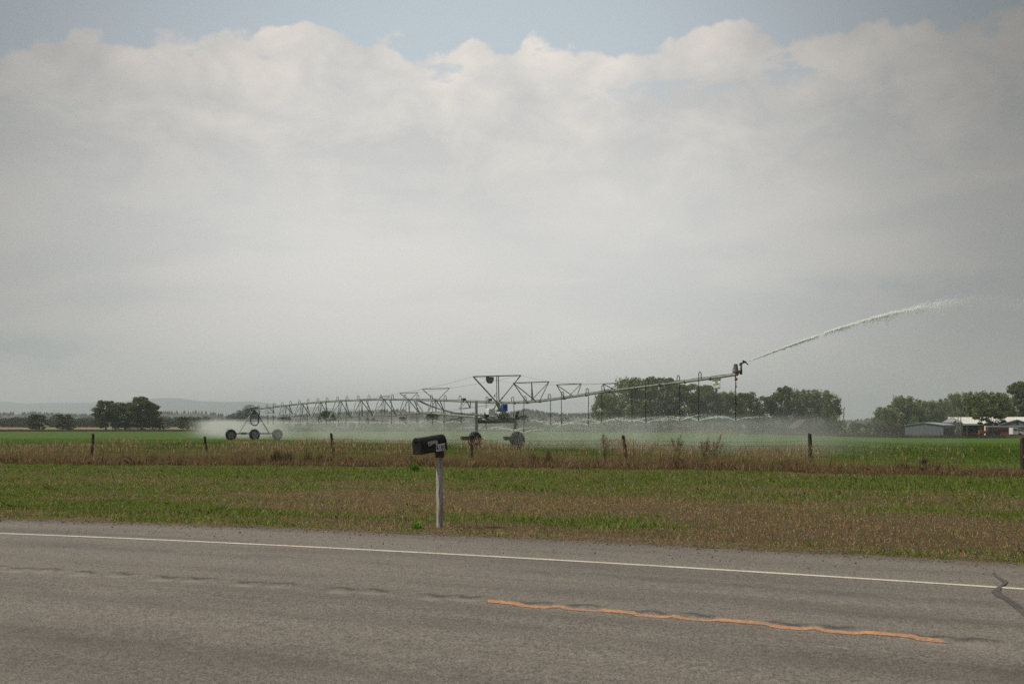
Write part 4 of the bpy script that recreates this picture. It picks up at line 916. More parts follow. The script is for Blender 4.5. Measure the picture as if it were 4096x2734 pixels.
# ------------------------------------------------------------------ water
m = bpy.data.materials.new('water_drops'); m.use_nodes = True; t = NT(m.node_tree)
b = t.n('ShaderNodeBsdfPrincipled'); t.put(b.inputs['Base Color'], (.95, .97, .97)); b.inputs['Roughness'].default_value = .25
tl = t.n('ShaderNodeBsdfTranslucent'); t.put(tl.inputs[0], (.95, .97, .97)); mx = t.n('ShaderNodeMixShader'); mx.inputs[0].default_value = .8
t.nt.links.new(b.outputs[0], mx.inputs[1]); t.nt.links.new(tl.outputs[0], mx.inputs[2])
tp = t.n('ShaderNodeBsdfTransparent'); mx2 = t.n('ShaderNodeMixShader'); mx2.inputs[0].default_value = .6
t.nt.links.new(tp.outputs[0], mx2.inputs[1]); t.nt.links.new(mx.outputs[0], mx2.inputs[2]); t.nt.links.new(mx2.outputs[0], t.n('ShaderNodeOutputMaterial').inputs[0]); M['water'] = m
def drops(P, r_, dirv=None, st=1.):                 # tiny octahedral droplets, stretched along their flight
    N = len(P); u = np.tile(np.array([[1., 0, 0]]), (N, 1)); v = np.tile(np.array([[0., 1, 0]]), (N, 1)); w3 = np.tile(np.array([[0., 0, 1]]), (N, 1))
    if dirv is not None:
        u = dirv / np.linalg.norm(dirv, axis=1)[:, None]; v = np.cross(u, [0, 0, 1.]); v /= np.maximum(np.linalg.norm(v, axis=1)[:, None], 1e-6); w3 = np.cross(u, v)
    a = u * (r_ * st)[:, None]; b2 = v * r_[:, None]; c2 = w3 * r_[:, None]
    q = [P + a, P - a, P + b2, P - b2, P + c2, P - c2]; fs = [(0, 2, 4), (2, 1, 4), (1, 3, 4), (3, 0, 4), (2, 0, 5), (1, 2, 5), (3, 1, 5), (0, 3, 5)]
    return np.stack([q[i] for f in fs for i in f], 1).reshape(-1, 3)
ORD = ['first', 'second', 'third', 'fourth', 'fifth', 'sixth', 'seventh', 'eighth', 'ninth', 'tenth', 'eleventh', 'twelfth', 'thirteenth', 'fourteenth', 'fifteenth', 'sixteenth', 'seventeenth', 'eighteenth', 'nineteenth', 'twentieth']
def spray(q, i, big):
    r_ = np.random.default_rng(100 + i); V = []
    arms = [(0.02, 1.), (math.pi - .05, 1.), (.75, .35), (2.3, .35), (3.9, .35), (5.4, .35)]; tw = r_.uniform(-.25, .25)
    for a, dn in arms:
        a += tw + r_.uniform(-.15, .15); v0 = r_.uniform(5.4, 6.8) * (1 if big else .9)
        e = R(r_.uniform(17, 25)) ; T = .85; n = int((190 if big else 90) * dn); tt = T * r_.random(n) ** 1.25
        sp = .008 + .26 * tt ** 1.6
        P = np.stack([np.cos(a) * np.cos(e) * v0 * tt, np.sin(a) * np.cos(e) * v0 * tt, np.sin(e) * v0 * tt - 4.2 * tt * tt], 1)
        dv_ = np.stack([np.cos(a) * np.cos(e) * v0 + 0 * tt, np.sin(a) * np.cos(e) * v0 + 0 * tt, np.sin(e) * v0 - 8.4 * tt], 1)
        P = P + r_.normal(size=(n, 3)) * sp[:, None] + np.array(q[:]); P[:, 2] -= .22 * r_.random(n) ** 2 * tt
        V.append(drops(P, r_.uniform(.0045, .012, n) * (1.2 - .45 * tt / T), dv_, 2.0 + 4 * (tt < .3)))
    n = 1100 if big else 260; a = r_.uniform(0, 6.28, n); rr3 = r_.uniform(.3, 4, n); P = np.stack([np.cos(a) * rr3, np.sin(a) * rr3, r_.uniform(-1.6, .25, n)], 1) + np.array(q[:]); V.append(drops(P, r_.uniform(.005, .011, n)))
    o = fastmesh('water_spray', np.concatenate(V), None, 3, 'water')
    if i < 20: l = 'fan of water from the %s drop hose right of the left wheeled tower' % ORD[i]
    elif i < 23: l = 'fan of water from the %s drop hose beside the right wheeled tower' % ORD[i - 20]
    else: l = 'fan of water from the %s drop hose out from the right tower on the overhang' % ORD[i - 23]
    tag(o, l, 'water spray', 'water fans under the drop hoses')
for i, q in enumerate(noz): spray(q, i, i > 19)
def jet():
    r_ = np.random.default_rng(9); V = []
    KX = [2990, 3100, 3270, 3300, 3450, 3600, 3760, 3890, 3980, 4075]; KY = [1446, 1403, 1342, 1331, 1283, 1246, 1215, 1192, 1196, 1215]
    def P(px): 
        Y = E0.y + (px - 2990) * .004; return np.stack([(px - 2048) / F * Y, Y, CZ - (np.interp(px, KX, KY) - HZ) / F * Y], 1)
    n = 12000; px = 2990 + 905 * r_.random(n) ** .85; gapk = np.exp(-((px - 3282) / 15) ** 2); keep = r_.random(n) > gapk * .97; px = px[keep]
    puls = .45 + .45 * np.sin(px * .045 + 1.3 * np.sin(px * .017)); keep = r_.random(len(px)) < (1 - .55 * sst((px - 3150) / 300) * (1 - puls)) * (1 - .86 * sst((px - 3520) / 360)) ; px = px[keep]; n = len(px)
    s_ = .008 + .085 * ((px - 2990) / 900) ** 1.0 + .12 * sst((px - 3600) / 300); Q = P(px); wv_ = .045 * ((px - 2990) / 900) * np.sin(px * .06 + np.sin(px * .023) * 2)
    Q = Q + r_.normal(size=(n, 3)) * s_[:, None]; Q[:, 2] += wv_ * .6; tail = r_.random(n) < .28; Q[tail, 2] -= r_.exponential(.22, tail.sum()) * ((px[tail] - 2990) / 900)
    dv_ = np.tile(np.array([[1., 0, .35]]), (n, 1)); V.append(drops(Q, r_.uniform(.010, .022, n), dv_, 2.6))
    pb2 = np.linspace(2990, 3150, 30); 
    n = 5200; px = r_.uniform(3650, 4130, n); Q = P(px); Q[:, 2] -= r_.exponential(.9, n) * .6 - .15; Q[:, 1] += r_.normal(0, 1, n); V.append(drops(Q, r_.uniform(.008, .016, n)))
    n = 1200; px = r_.uniform(3950, 4300, n); Q = P(px); Q[:, 2] -= r_.uniform(0, 5.5, n); Q[:, 1] += r_.normal(0, 1.5, n); V.append(drops(Q, r_.uniform(.007, .014, n)))
    return np.concatenate(V)
tag(fastmesh('water_jet', jet(), None, 3, 'water'), 'long white jet of water arcing right from the end gun', 'water jet')
# mist drifting off the sprinklers
def mistmat(dens, hi, lo, halfw):
    m = bpy.data.materials.new('mist'); m.use_nodes = True; t = NT(m.node_tree)
    oc = t.n('ShaderNodeTexCoord').outputs['Object']; ox, oy, oz = t.sep(oc)
    nz = t.noise(t.vscale(oc, (1, 1, .6)), .30, 3, .55); 
    f = t.ss(t.m('ABSOLUTE', ox), halfw * .1, halfw, 1., 0.)
    f = t.m('MULTIPLY', f, t.m('MULTIPLY', t.ss(oz, hi - .9, hi, 1., 0.), t.ss(oz, lo, lo + 1.0, .6, 1.)))
    dn = t.m('MULTIPLY', t.m('MULTIPLY', f, t.ss(nz, .38, .64, .25, 1.15)), dens)
    pv = t.n('ShaderNodeVolumePrincipled'); pv.inputs['Color'].default_value = (.96, .97, .96, 1); pv.inputs['Anisotropy'].default_value = .35
    t.put(pv.inputs['Density'], dn); t.nt.links.new(pv.outputs[0], t.n('ShaderNodeOutputMaterial').inputs['Volume']); return m
def mistbox(A, Bv, halfw, lo, hi, dens, label, back=0.):
    A = Vector((A[0], A[1], 0)); Bv = Vector((Bv[0], Bv[1], 0)); u = (Bv - A); ln = u.length; c = (A + Bv) / 2
    o = MB().box((0, 0, (hi + lo) / 2), (halfw * 2, ln, hi - lo)).build('mist', mistmat(dens, hi, lo, halfw))
    o.location = (c.x, c.y, 0); o.rotation_euler = (0, 0, math.atan2(u.y, u.x) - math.pi / 2)
    tag(o, label, 'mist', kind='stuff'); return o
a0 = onpipe(None, t=.03); a1 = onpipe(None, t=1.52)
mistbox((a0[0] + 4.2, a0[1] + 2.9), (a1[0] + 4.2, a1[1] + 2.9), 8.5, -.55, 2.5, .052, 'thin drifting mist under the near span of the irrigation machine')
m0 = T1 + dv * .03; m1 = T1 + dv * 5
mistbox(m0 - pr2 * .5, m1 - pr2 * .5, 10.0, -.55, 2.7, .05, 'dense white mist behind the left wheeled tower')
mistbox((6, 96), (38, 84), 11, -.55, 9.0, .009, 'faint spray drifting in front of the middle grove')
# ------------------------------------------------------------------ trees
LEAF = {}
def leafmat(nm, c): LEAF[nm] = mat(nm, c, .6, attr=False, transl=.25, var=.45, scale=.35, spec=.2); return LEAF[nm]
leafmat('cottonwood_leaves', (.11, .135, .038)); leafmat('willow_leaves', (.17, .20, .07)); leafmat('dark_leaves', (.085, .11, .032)); leafmat('shrub_leaves', (.10, .13, .035))
def crown_mesh(name, seed, H, W, nclu, per, leaf, m_, top=.98, low=.22, droop=0., par=None):
    r_ = np.random.default_rng(seed); P = []; C = []; clu = []
    for k in range(nclu):
        for _ in range(50):
            zq = r_.uniform(low, top); ww = W / 2 * max(0, 1 - (abs(zq - .46) / .56) ** 2.8) ** .5 * r_.uniform(.8, 1.08); a = r_.uniform(0, 2 * math.pi); rr2 = ww * math.sqrt(r_.random())
            if ww > 0: break
        c = np.array([rr2 * math.cos(a), rr2 * math.sin(a), zq * H]); clu.append(c); cr = H * r_.uniform(.045, .115)
        n = int(per * r_.uniform(.6, 1.3)); dvv = r_.normal(size=(n, 3)); dvv /= np.linalg.norm(dvv, axis=1)[:, None]; q = c + dvv * (cr * r_.random(n) ** .45)[:, None] * np.array([1.15, 1.15, .8])
        q[:, 2] -= droop * np.abs(r_.normal(0, 1, n)) * cr; P.append(q)
    P = np.concatenate(P); P[:, 2] = np.maximum(P[:, 2], .1); N = len(P)
    nrm = r_.normal(size=(N, 3)); nrm /= np.linalg.norm(nrm, axis=1)[:, None]; u = np.cross(nrm, r_.normal(size=(N, 3))); u /= np.linalg.norm(u, axis=1)[:, None]; v = np.cross(nrm, u)
    s_ = leaf * r_.uniform(.5, 1.3, N)[:, None]
    V = np.stack([P + u * s_ * .5, P + v * s_ * .5, P - u * s_ * .5, P - v * s_ * .5], 1).reshape(-1, 3)
    o = fastmesh('crown', V, None, 4, m_, None, par)
    return o, clu
def tree_proto(name, seed, H, W, nclu, per, leaf, m_, label, cat, group, low=.22, droop=0., trunks=1):
    th_ = thing(name, (0, 0, 0), label, cat, group); o, clu = crown_mesh(name, seed, H, W, nclu, per, leaf, LEAF[m_], low=low, droop=droop, par=th_)
    b_ = MB(); rnd = random.Random(seed)
    for k in range(trunks):
        ox = (k - (trunks - 1) / 2) * W * .16; fork = Vector((ox * 1.5, 0, H * .28)); b_.tube([(ox, 0, -.3), (ox * 1.2, 0, H * .15), fork], [H * .035, H * .027, H * .02], 7)
        for c in rnd.sample(clu, min(len(clu), 9)):
            c = Vector(c); mid = fork.lerp(c, .5) + Vector((0, 0, H * .03)); b_.tube([fork, mid, c], [H * .012, H * .008, H * .003], 5)
    b_.build('trunk', 'bark', th_); return th_
protos = {}
def place(kind, px, pyt, pyb, wpx, Y, label, zoff=None, sd=0):
    """px centre, top row, base row, width in photo pixels, distance"""
    H0, W0, args = KIND[kind]; X = (px - 2048) / F * Y
    zb = float(gz(X, Y)); zt = CZ - (pyt - HZ) / F * Y; sc_z = (zt - zb) / H0; sc_x = wpx * Y / F / W0
    var = sd % 2
    key = (kind, var)
    first = key not in protos
    if first: protos[key] = tree_proto(args['name'], args['seed'] + var * 17, H0, W0, args['nclu'], args['per'], args['leaf'], args['m'], label, args['cat'], args['group'], args.get('low', .22), args.get('droop', 0), args.get('trunks', 1))
    root = protos[key]; rzv = (sd * 2.399) % 6.283
    if first: root.location = (X, Y, zb); root.rotation_euler = (0, 0, rzv); root.scale = (sc_x, sc_x, sc_z); root['label'] = label; return root
    return copy_thing(root, (X, Y, zb), rzv, (sc_x, sc_x, sc_z), label)
KIND = {
    'cotton': (13., 11., dict(name='cottonwood_tree', seed=1, nclu=120, per=120, leaf=.46, m='cottonwood_leaves', cat='tree', group='trees beyond the green field', low=.10)),
    'willow': (13., 10., dict(name='willow_tree', seed=5, nclu=125, per=120, leaf=.40, m='willow_leaves', cat='tree', group='trees beyond the green field', low=.06, droop=.7, trunks=2)),
    'round': (8., 7., dict(name='round_tree', seed=9, nclu=80, per=90, leaf=.36, m='dark_leaves', cat='tree', group='trees beyond the green field', low=.07)),
    'bush': (4., 6., dict(name='shrub', seed=13, nclu=50, per=80, leaf=.30, m='shrub_leaves', cat='shrub', group='shrubs beyond the green field', low=.05)),
}
T = [  # kind, px, top, base, width, Y, label
    ('round', 146, 1657, 1718, 76, 330, 'dark round tree standing alone at the far left of the field'),
    ('round', 252, 1655, 1712, 84, 345, 'dark square-topped tree between the lone round tree and the big left grove'),
    ('bush', 281, 1690, 1719, 42, 330, 'small low bush in front of the second tree from the left'),
    ('cotton', 424, 1604, 1718, 105, 335, 'leftmost cottonwood of the big left grove, leaning out to the left'),
    ('cotton', 500, 1612, 1716, 110, 345, 'broad dark cottonwood in the middle of the big left grove'),
    ('cotton', 566, 1589, 1712, 120, 342, 'tallest cottonwood of the big left grove'),
    ('cotton', 610, 1618, 1712, 72, 350, 'right-hand edge cottonwood of the big left grove'),
    ('bush', 462, 1697, 1718, 30, 332, 'small shrub at the foot of the big left grove'),
    ('bush', 560, 1704, 1722, 170, 338, 'long low brown-green shrub under the big left grove'),
    ('bush', 655, 1690, 1713, 50, 345, 'yellow-green shrub at the right foot of the big left grove'),
    ('round', 735, 1667, 1712, 60, 350, 'bushy tree left of the mist and the left wheeled tower'),
    ('round', 785, 1668, 1712, 46, 352, 'rounded tree just left of the mist'),
    ('round', 833, 1680, 1712, 26, 352, 'small tree at the left edge of the mist'),
    ('round', 1310, 1641, 1712, 78, 420, 'dark tree seen behind the first truss of the long span'),
    ('round', 1140, 1668, 1712, 62, 430, 'low dark tree just right of the left wheeled tower'),
    ('round', 1483, 1672, 1712, 54, 380, 'small rounded tree behind the middle of the long span'),
    ('round', 1610, 1666, 1712, 32, 380, 'narrow rounded tree behind the long span, left of the mailbox'),
    ('round', 1639, 1679, 1712, 28, 380, 'lowest small tree behind the span left of the mailbox'),
    ('round', 1728, 1652, 1714, 56, 380, 'bigger rounded tree straight above the mailbox'),
    ('bush', 1830, 1668, 1715, 110, 400, 'wide grey-green shrub between the mailbox and the steering column'),
    ('round', 1950, 1668, 1715, 80, 395, 'dark shrubby tree behind the white control box'),
    ('round', 2020, 1650, 1715, 70, 395, 'light green tree behind the blue control box'),
    ('round', 2090, 1660, 1715, 60, 385, 'bare-looking tree right of the motor on the right tower'),
    ('bush', 2180, 1676, 1716, 90, 400, 'scrub right of the right tower under the wooded hill'),
    ('bush', 2260, 1668, 1716, 60, 395, 'dark scrub under the second overhang hose'),
    ('bush', 2380, 1692, 1725, 110, 340, 'green scrub patch behind the parked pickups'),
    ('bush', 2460, 1695, 1728, 90, 330, 'dark scrub at the foot of the tall willow'),
    ('willow', 2425, 1560, 1727, 95, 300, 'sparse leaning willow at the left end of the tall middle grove'),
    ('willow', 2530, 1510, 1730, 170, 300, 'tallest willow of the middle grove, above the leaning fence post'),
    ('cotton', 2640, 1514, 1732, 165, 305, 'broad dome-topped tree of the middle grove beside the tallest willow'),
    ('cotton', 2745, 1540, 1734, 130, 300, 'dark tree of the middle grove left of the hanging sign'),
    ('cotton', 2825, 1545, 1735, 120, 300, 'pale-topped tree behind the hanging sign'),
    ('willow', 2905, 1565, 1736, 100, 300, 'tree behind the last drop hose below the end gun'),
    ('cotton', 2985, 1573, 1736, 105, 300, 'round-topped tree just right of the end gun'),
    ('cotton', 3065, 1588, 1736, 80, 308, 'lowest tree in the dip of the middle grove'),
    ('cotton', 3135, 1551, 1737, 100, 312, 'rounded tall tree left above the barn'),
    ('willow', 3205, 1557, 1737, 80, 314, 'tree straight above the barn ridge'),
    ('willow', 3280, 1550, 1737, 145, 316, 'wide feathery willow at the right end of the middle grove'),
    ('bush', 3352, 1672, 1738, 62, 300, 'dark shrub between the barn and the lone pole'),
    ('bush', 3040, 1672, 1738, 190, 300, 'long dark undergrowth in the middle grove left of the barn'),
    ('bush', 2780, 1655, 1736, 200, 292, 'long dark undergrowth below the hanging sign'),
    ('bush', 2620, 1655, 1734, 180, 294, 'long dark undergrowth below the dome-topped tree'),
    ('bush', 3420, 1700, 1738, 60, 300, 'low scrub right of the lone pole'),
    ('round', 3415, 1690, 1735, 30, 420, 'small faint tree right of the lone pole'),
    ('bush', 3478, 1694, 1735, 80, 380, 'hazy scrub left of the brown board fence'),
    ('willow', 3535, 1622, 1737, 72, 320, 'leftmost lower tree of the farmyard grove'),
    ('willow', 3610, 1583, 1738, 120, 322, 'tall pale tree behind the brown board fence'),
    ('willow', 3660, 1590, 1738, 80, 326, 'tree behind the left half of the grey shed'),
    ('willow', 3712, 1602, 1738, 80, 345, 'light green tree behind the right half of the grey shed'),
    ('willow', 3765, 1587, 1738, 84, 350, 'tree behind the grain bin'),
    ('willow', 3820, 1572, 1738, 80, 355, 'tree with a bulging top above the white roofed shed'),
    ('willow', 3885, 1560, 1738, 100, 355, 'tallest tree above the white roofed shed'),
    ('willow', 3950, 1566, 1738, 90, 360, 'tree above the tractor, behind the white roof'),
    ('willow', 4015, 1562, 1738, 90, 360, 'tree above the white truck'),
    ('cotton', 4090, 1533, 1738, 110, 350, 'dark tallest tree at the far right edge'),
    ('round', 3965, 1628, 1738, 125, 322, 'wide dark tree standing in front of the long white roof'),
    ('bush', 3828, 1682, 1736, 50, 314, 'small green bush at the foot of the grain bin'),
]
for i, (k, px, pyt, pyb, wp, Y, lab) in enumerate(T): place(k, px, pyt, pyb, wp * (1.22 if px > 2390 and k in ('willow', 'cotton') else 1.), Y, lab, sd=i)
# far woods and hill trees: uncountable masses
def woods():
    r_ = np.random.default_rng(77); V = []
    def clump(X, Y, z, w_, h_, n, leaf):
        dvv = r_.normal(size=(n, 3)); dvv /= np.linalg.norm(dvv, axis=1)[:, None]; P = np.array([X, Y, z + h_ * .5]) + dvv * np.array([w_ / 2, w_ / 2, h_ / 2]) * (r_.random(n) ** .4)[:, None]
        nr = r_.normal(size=(n, 3)); nr /= np.linalg.norm(nr, axis=1)[:, None]; u = np.cross(nr, r_.normal(size=(n, 3))); u /= np.linalg.norm(u, axis=1)[:, None]; v = np.cross(nr, u); s_ = leaf * r_.uniform(.5, 1.3, n)[:, None]
        V.append(np.stack([P + u * s_ * .5, P + v * s_ * .5, P - u * s_ * .5, P - v * s_ * .5], 1).reshape(-1, 3))
    def band(p0, p1, top, Y0, Y1, n, vary=8):
        for k in range(n):
            px = r_.uniform(p0, p1); Y = r_.uniform(Y0, Y1); h_ = (HZ + 8 - (top + r_.uniform(-3, vary))) / F * Y + 1.5; clump((px - 2048) / F * Y, Y, -.4, h_ * r_.uniform(.7, 1.2), h_, 300, .8)
    band(-150, 110, 1672, 560, 640, 30); band(60, 420, 1669, 560, 680, 46, 12); band(380, 830, 1665, 600, 700, 60, 14)
    band(1100, 1440, 1688, 560, 700, 22, 10); band(1400, 1900, 1684, 560, 800, 50, 14); band(1880, 2420, 1682, 520, 700, 70, 16)
    band(3380, 3620, 1695, 500, 640, 26, 10); band(3350, 3560, 1690, 600, 700, 12)
    return np.concatenate(V)
M['woods'] = mat('far_woods', (.045, .062, .028), .8, 0, .5, .06, transl=.2)
tag(fastmesh('far_woods', woods(), None, 4, 'woods'), 'far line of dark woods reading as one mass below the hills', 'woods', kind='stuff')
# ------------------------------------------------------------------ hills and mountains
def ridge(name, prof, Y, depth, m_, rough, seed, base=-2.):
    r_ = np.random.default_rng(seed); px = np.arange(-700, 4800, 12 if Y < 5000 else 24); top = np.interp(px, [p[0] for p in prof], [p[1] for p in prof]); nr = 9; V = []
    for k in range(nr):
        q = k / (nr - 1); Yk = Y + depth * (q - 1); hgt = (HZ - top) / F * Y + CZ; Xk = (px - 2048) / F * (Y + (Yk - Y) * .6)
        zz = base + (hgt - base) * sst(np.array(q)) * (1 + (rough * (vnoise(px * 1., px * 0 + k * 3, 130, seed) - .5) * (1 - q)))
        V.append(np.stack([Xk, np.full(len(px), Yk), zz], 1))
    V.append(np.stack([(px - 2048) / F * (Y + depth * .5), np.full(len(px), Y + depth), np.full(len(px), base)], 1)); nr += 1
    nc = len(px); V = np.concatenate(V); fs = [(r * nc + c, r * nc + c + 1, (r + 1) * nc + c + 1, (r + 1) * nc + c) for r in range(nr - 1) for c in range(nc - 1)]
    me = bpy.data.meshes.new(name); me.from_pydata(V.tolist(), [], fs); me.update(); me.materials.append(m_); me.polygons.foreach_set('use_smooth', [True] * len(me.polygons))
    o = bpy.data.objects.new(name, me); COL.objects.link(o); tag(o, kind='structure'); return o
M['hill'] = mat('scrubby_hill', (.10, .080, .055), .95, 0, .3, .012, col2=(.028, .038, .030), stretch=(1, .5, 1))
M['mount'] = mat('mountain', (.03, .05, .065), .95, 0, .3, .002)
HP = [(-700, 1662), (0, 1660), (60, 1657), (130, 1655), (200, 1660), (300, 1664), (420, 1666), (560, 1662), (650, 1654), (700, 1655), (780, 1650.5), (850, 1657), (900, 1665), (1000, 1670), (1100, 1673), (1200, 1667), (1250, 1662), (1330, 1660), (1400, 1655), (1512, 1648), (1587, 1645), (1650, 1644.5), (1675, 1654), (1760, 1660), (1870, 1661), (1931, 1656), (1975, 1662), (2040, 1656), (2080, 1647), (2110, 1643), (2150, 1650), (2185, 1658), (2260, 1662), (2330, 1660), (2400, 1656), (2500, 1660), (2800, 1675), (3200, 1688), (3390, 1690), (3440, 1683), (3500, 1681), (3540, 1684), (3700, 1688), (4800, 1690)]
ridge('hills', HP, 1900, 700, M['hill'], .5, 5)
MP = [(-700, 1612), (-200, 1600), (0, 1604), (40, 1605), (100, 1614), (200, 1610), (400, 1610), (480, 1606), (600, 1594), (660, 1590), (720, 1592), (800, 1603), (900, 1607), (1000, 1604), (1060, 1609), (1130, 1619), (1250, 1626), (1400, 1634), (1600, 1644), (1900, 1652), (2200, 1664), (2600, 1680), (4800, 1694)]
ridge('mountains', MP, 9000, 2500, M['mount'], .3, 8, base=-10)
def hilltrees():
    r_ = np.random.default_rng(88); V = []; k = 0
    for _ in range(5200):
        px = r_.uniform(-150, 3650); top = float(np.interp(px, [p[0] for p in HP], [p[1] for p in HP])); onr = r_.random() < .45
        q = 1.0 if onr else r_.uniform(.35, 1.0)
        dens = .35 + .65 * float(vnoise(np.array(px), np.array(q * 300.), 90, 3) > .45)
        if (1550 < px < 1670 or 690 < px < 850) and r_.random() < .75: continue
        if 2050 < px < 2450: dens = 1.
        if r_.random() > dens: continue
        Yk = 1900 + 700 * (q - 1); hg = (HZ - top) / F * 1900 + CZ; z = -2 + (hg + 2) * float(sst(np.array(q))); X = (px - 2048) / F * (1900 + (Yk - 1900) * .6); h_ = r_.uniform(3.0, 7.5); w_ = h_ * r_.uniform(.45, .8)
        n = 4; a = r_.random() * 3; z -= .5
        pts = [np.array([X + w_ / 2 * math.cos(a + 2 * math.pi * j / n), Yk + w_ / 2 * math.sin(a + 2 * math.pi * j / n), z]) for j in range(n)]; tip = np.array([X, Yk, z + h_])
        for j in range(n): V += [pts[j], pts[(j + 1) % n], tip]
    return np.array(V)
M['conif'] = mat('conifers', (.028, .042, .026), .9, 0, .3, .05)
tag(fastmesh('hill_conifers', hilltrees(), None, 3, 'conif'), 'scattered dark conifers dotted over the distant hills', 'conifers', kind='stuff')
# ------------------------------------------------------------------ farm
def rotm(a): return Matrix.Rotation(a, 3, 'Z')
def gable(name, px_l, px_r, Y, th_deg, depth, eave_py, ridge_py, label, cat, wall='tingrey', roof='tinl', ridge_across=True, over=.25, zdrop=0.):
    X0 = (px_l - 2048) / F * Y; a = R(th_deg); u = Vector((math.cos(a), math.sin(a), 0)); v = Vector((-math.sin(a), math.cos(a), 0)); s = (px_r - 2048) / F
    wd = (s * Y - X0) / (u.x - s * u.y); z0 = float(gz(X0, Y)) - zdrop; ze = CZ - (eave_py - HZ) / F * Y; zr = CZ - (ridge_py - HZ) / F * Y; o = Vector((X0, Y, 0))
    th_ = thing(name, (X0, Y, z0), label, cat)
    MB().prism([(0, z0 - .3), (wd, z0 - .3), (wd, ze), (wd / 2, zr - .06), (0, ze)], o, u, (0, 0, 1), -depth).build('wall', wall, th_)
    nn = v; k = .12; b_ = MB()
    b_.prism([(-over, ze - over * (zr - ze) / (wd / 2) + .02), (wd / 2, zr + .02), (wd + over, ze - over * (zr - ze) / (wd / 2) + .02), (wd + over, ze + k), (wd / 2, zr + k + .03), (-over, ze + k)], o - v * .3, u, (0, 0, 1), -(depth + .6)); b_.build('roof', roof, th_)
    return th_, o, u, v, wd, z0, ze, zr
th_, o, u, v, wd, z0, ze, zr = gable('shed', 3620, 3773, 300, -33, 20, 1700, 1690, 'low grey metal shed with a shallow gable in the farmyard', 'shed')
for k in range(5):
    q = o + u * (wd + .03) + v * (2.2 + k * 3.6); MB().box(q + Vector((0, 0, (z0 + ze) / 2 - .1)), (.10, 2.5, (ze - z0) * .72), Matrix((u, v, Vector((0, 0, 1)))).transposed()).build('opening', 'dark2', th_)
# long white-roofed open shed
X0 = (3793 - 2048) / F * 335; a = R(-23); u = Vector((math.cos(a), math.sin(a), 0)); v = Vector((-math.sin(a), math.cos(a), 0)); o = Vector((X0, 335, 0)); z0 = float(gz(X0, 335)); ze = CZ - (1694.5 - HZ) / F * 335; zr = CZ - (1669 - HZ) / F * 345
ls = thing('open_shed', (X0, 335, z0), 'long open-fronted shed with a white metal roof behind the grain bin', 'shed')
b_ = MB().prism([(0, ze), (9, zr), (18, ze), (18, ze + .12), (9, zr + .13), (0, ze + .12)], o, v, (0, 0, 1), 34); 
for k in range(43): b_.prism([(0, ze + .12), (9, zr + .13), (9, zr + .20), (0, ze + .19)], o + u * k * .8, v, (0, 0, 1), .09)
b_.build('roof', 'tin', ls)
MB().box(o + u * 17 + Vector((0, 0, ze - .18)), (34, .12, .50), Matrix((u, v, Vector((0, 0, 1)))).transposed()).build('fascia', 'tinl', ls)
MB().box(o + u * 17 + v * 17.6 + Vector((0, 0, (z0 + ze) / 2)), (34, .2, ze - z0), Matrix((u, v, Vector((0, 0, 1)))).transposed()).box(o + v * 9 + u * .1 + Vector((0, 0, (z0 + ze) / 2)), (.2, 17, ze - z0), Matrix((u, v, Vector((0, 0, 1)))).transposed()).build('wall', 'brownw', ls)
for k in range(7): MB().box(o + u * (k * 5.6 + .2) + v * .2 + Vector((0, 0, (z0 + ze) / 2)), (.25, .25, ze - z0)).build('post', 'greyw', ls)
# grain bin
p = at(3809, 322); gb_ = thing('grain_bin', p, 'round corrugated grain bin with a conical roof beside the grey shed', 'grain bin'); r0 = 36.5 / F * 322; ze = CZ - (1688 - HZ) / F * 322; zr = CZ - (1669.5 - HZ) / F * 322
b_ = MB(); prof = []
for k in range(24): zz = p.z + (ze - p.z) * k / 23; prof.append((zz, r0 * .97 + (.04 if k % 2 else 0)))
b_.lathe(prof, (p.x, p.y, 0), (0, 0, 1), 36).build('wall', 'tinm', gb_)
b_ = MB().lathe([(ze, r0 * 1.03), (zr, .45), (zr + .25, .40), (zr + .28, 0)], (p.x, p.y, 0), (0, 0, 1), 36)
for k in range(18):
    a = 2 * math.pi * k / 18; b_.tube([(p.x + r0 * 1.03 * math.cos(a), p.y + r0 * 1.03 * math.sin(a), ze + .03), (p.x + .45 * math.cos(a), p.y + .45 * math.sin(a), zr + .04)], .05, 4)
b_.build('roof', 'tinm', gb_)
# grey gabled building at the right edge with a long lean-to
th_, o, u, v, wd, z0, ze, zr = gable('farm_building', 3996, 4142, 318, -24, 16, 1700, 1678.5, 'grey gabled farm building behind the white truck', 'farm building', wall='tingrey', roof='tinl')
q = o + u * (wd * .5) - v * .05; MB().box(q + Vector((0, 0, CZ - (1690 - HZ) / F * 318)), (.6, .1, .75), Matrix((u, v, Vector((0, 0, 1)))).transposed()).build('vent', 'dark2', th_)
a = R(-24); X0 = (3941 - 2048) / F * 312; o2 = Vector((X0, 312, 0)); z0 = float(gz(X0, 312)); zt = CZ - (1703 - HZ) / F * 312; ln = 18
lt = thing('lean_to', (X0, 312, z0), 'long low white-roofed lean-to behind the red grain truck', 'lean-to')
MB().box(o2 + u * ln / 2 + v * 1.5 + Vector((0, 0, zt - .1)), (ln, 3.2, .25), Matrix((u, v, Vector((0, 0, 1)))).transposed()).build('roof', 'tinl', lt)
MB().box(o2 + u * ln / 2 + v * 1.5 + Vector((0, 0, (zt + z0) / 2 - .2)), (ln - .4, 2.6, zt - z0 - .3), Matrix((u, v, Vector((0, 0, 1)))).transposed()).build('wall', 'tingrey', lt)
MB().tube([o2 + u * .2 - v * .1 + Vector((0, 0, z0)), o2 + u * .2 - v * .1 + Vector((0, 0, zt + .05))], .5, 14).build('end_tank', 'white', lt)
